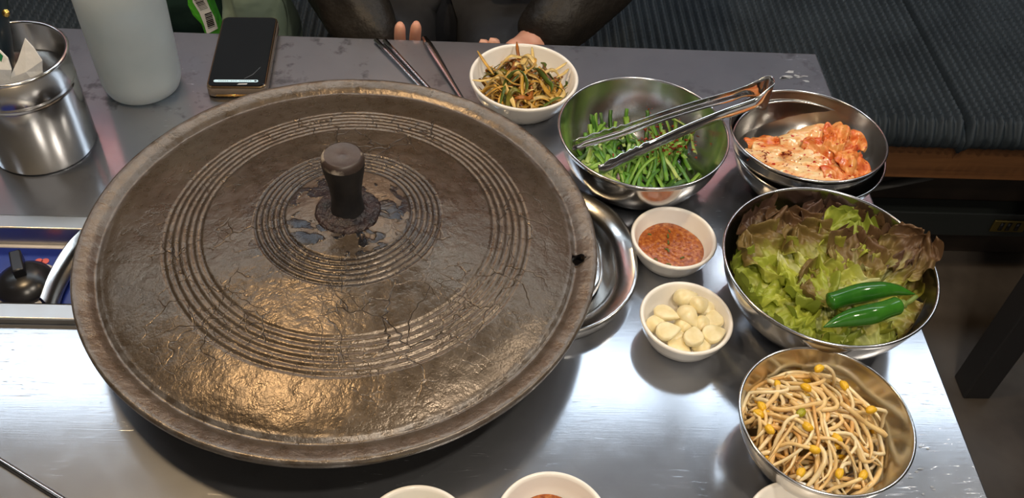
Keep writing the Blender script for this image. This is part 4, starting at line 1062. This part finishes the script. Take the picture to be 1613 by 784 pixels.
# face: nose, brow, lips, ears
def blob(mb, c, rx, ry, rz, n=8, seg=12):
    v = []; f = []
    for i in range(n+1):
        a = pi*i/n
        for k in range(seg): b = 2*pi*k/seg; v.append((c[0]+rx*sin(a)*cos(b), c[1]+ry*sin(a)*sin(b), c[2]+rz*cos(a)))
    for i in range(n):
        for k in range(seg): a, b = i*seg+k, i*seg+(k+1) % seg; f.append((a, b, b+seg, a+seg))
    mb.add(v, f)
blob(body, (0, -.088, .735), .012, .018, .024); blob(body, (0, -.078, .695), .022, .012, .006); blob(body, (0, -.076, .686), .020, .012, .006)
for s in (-1, 1): blob(body, (s*.076, .008, .735), .009, .020, .032); blob(body, (s*.03, -.074, .772), .022, .010, .006)
bo_ = body.build('body', M['skin'], person)
for s in (-1, 1):
    e_ = MB(); blob(e_, (s*.030, -.076, .755), 0.010, .008, .0048); eo = e_.build('eye', plain('eye_white', (.8, .78, .75), .2) if s < 0 else bpy.data.materials['eye_white'], bo_)
    e2 = MB(); blob(e2, (s*.030, -.0815, .755), .0045, .0032, .0045); e2.build('iris', M['black'], bo_)
hr = MB(); v = []
for i in range(13):
    a = pi*.62*i/12
    for k in range(32):
        b = 2*pi*k/32; fr = max(0, -sin(b)); ext_ = min(a, pi*.62-.75*fr)
        k_ = 1+.05*mnoise.noise((b*3, a*5, 2.0))+.03*sin(b*23+a*3); hr.v.append((.080*k_*sin(ext_)*cos(b), .014+.094*k_*sin(ext_)*sin(b), .762+.108*k_*cos(ext_)))
for i in range(12):
    for k in range(32): a, b = i*32+k, i*32+(k+1) % 32; hr.f.append((a, b, b+32, a+32))
ho = hr.build('hair', M['hair'], person); ho.modifiers.new('t', 'SOLIDIFY').thickness = .010
# shirt, jacket, trousers follow the body
g = .012
JS = {k: J[k] for k in ('pelvis', 'belly', 'chest', 'collar')}
JS = {'pelvis': (0, 0, .13, .158, .13), 'belly': (0, -.01, .26, .150, .138), 'chest': (0, .02, .42, .178, .140), 'collar': (0, .035, .565, .13, .110), 'nape': (0, .025, .615, .066, .066)}
skin_mesh('shirt', M['shirt'], JS, E_[:3]+[('collar', 'nape')], 'pelvis').build('shirt', M['shirt'], person)
def lerp3(a, b, t): return tuple(a[i]+(b[i]-a[i])*t for i in range(3))
JJ = {'hem': (0, -.02, .16, .205, .175), 'belly': (0, -.02, .30, .195, .165), 'chest': (0, .025, .43, .185, .14), 'collar': (0, .045, .56, .11, .095),
      'rs': (*RS, .078), 're': (*RE, .066), 'rf': (*lerp3(RE, RW, .6), .052), 'rw': (*lerp3(RE, RW, .93), .040), 'ls': (*LS, .078), 'le': (*LEb, .066), 'lf': (*lerp3(LEb, LW, .6), .052), 'lw': (*lerp3(LEb, LW, 1.02), .043)}
EJ = [('hem', 'belly'), ('belly', 'chest'), ('chest', 'collar'), ('collar', 'rs'), ('rs', 're'), ('re', 'rf'), ('rf', 'rw'), ('collar', 'ls'), ('ls', 'le'), ('le', 'lf'), ('lf', 'lw')]
jk = skin_mesh('jacket', M['jacket'], JJ, EJ, 'hem', sub=3)
nv_ = []
for x, y, z in jk.v:
    k = .012*mnoise.noise((x*11, y*11, z*16))+.006*mnoise.noise((x*30, y*30, z*24)); l_ = sqrt(x*x+y*y)+1e-6; nv_.append((x+x/l_*k, y+y/l_*k, z+k*.4))
jk.v = nv_
def seg_d(p, a, b):
    p, a, b = Vector(p), Vector(a), Vector(b); t = max(0, min(1, (p-a).dot(b-a)/(b-a).length_squared)); return (p-a-(b-a)*t).length
def keep(fc):
    c = [sum(jk.v[i][a] for i in fc)/len(fc) for a in range(3)]
    if min(seg_d(c, RE, RW), seg_d(c, LEb, LW)) < .075: return True
    return not (abs(c[0]+.01) < .085 and -.30 < c[1] < -.02 and .02 < c[2] < .70)
jk.f = [fc for fc in jk.f if keep(fc)]
jo = jk.build('jacket', M['jacket'], person); tag(jo, 'dark brown-black zip jacket, worn open')
jo.modifiers.new('t', 'SOLIDIFY').thickness = .005
JT = {'waist': (0, -.005, .25, .140, .125), 'pelvis': (0, .01, .145, .150, .120), 'rh': (-.095, -.06, .105, .098, .088), 'rk': (-.14, -.42, .125, .073), 'ra': (-.14, -.44, -.30, .055), 'lh': (.095, -.06, .105, .098, .088), 'lk': (.14, -.42, .125, .073), 'la': (.14, -.44, -.30, .055)}
skin_mesh('trousers', M['trouser'], JT, [('pelvis', 'waist'), ('pelvis', 'rh'), ('rh', 'rk'), ('rk', 'ra'), ('pelvis', 'lh'), ('lh', 'lk'), ('lk', 'la')], 'pelvis').build('trousers', M['trouser'], person)
for sx in (-1, 1):
    sh_ = MB().tube([(sx*.14, -.385, -.385), (sx*.14, -.40, -.380), (sx*.14, -.44, -.372), (sx*.14, -.50, -.388), (sx*.14, -.58, -.402), (sx*.14, -.63, -.410), (sx*.14, -.645, -.415)], [.020, .046, .058, .056, .052, .038, .014], 16, .85)
    sh_.v = [(x, y, max(z, -.4495)) for x, y, z in sh_.v]
    sh_.build('shoe', M['black'], person)
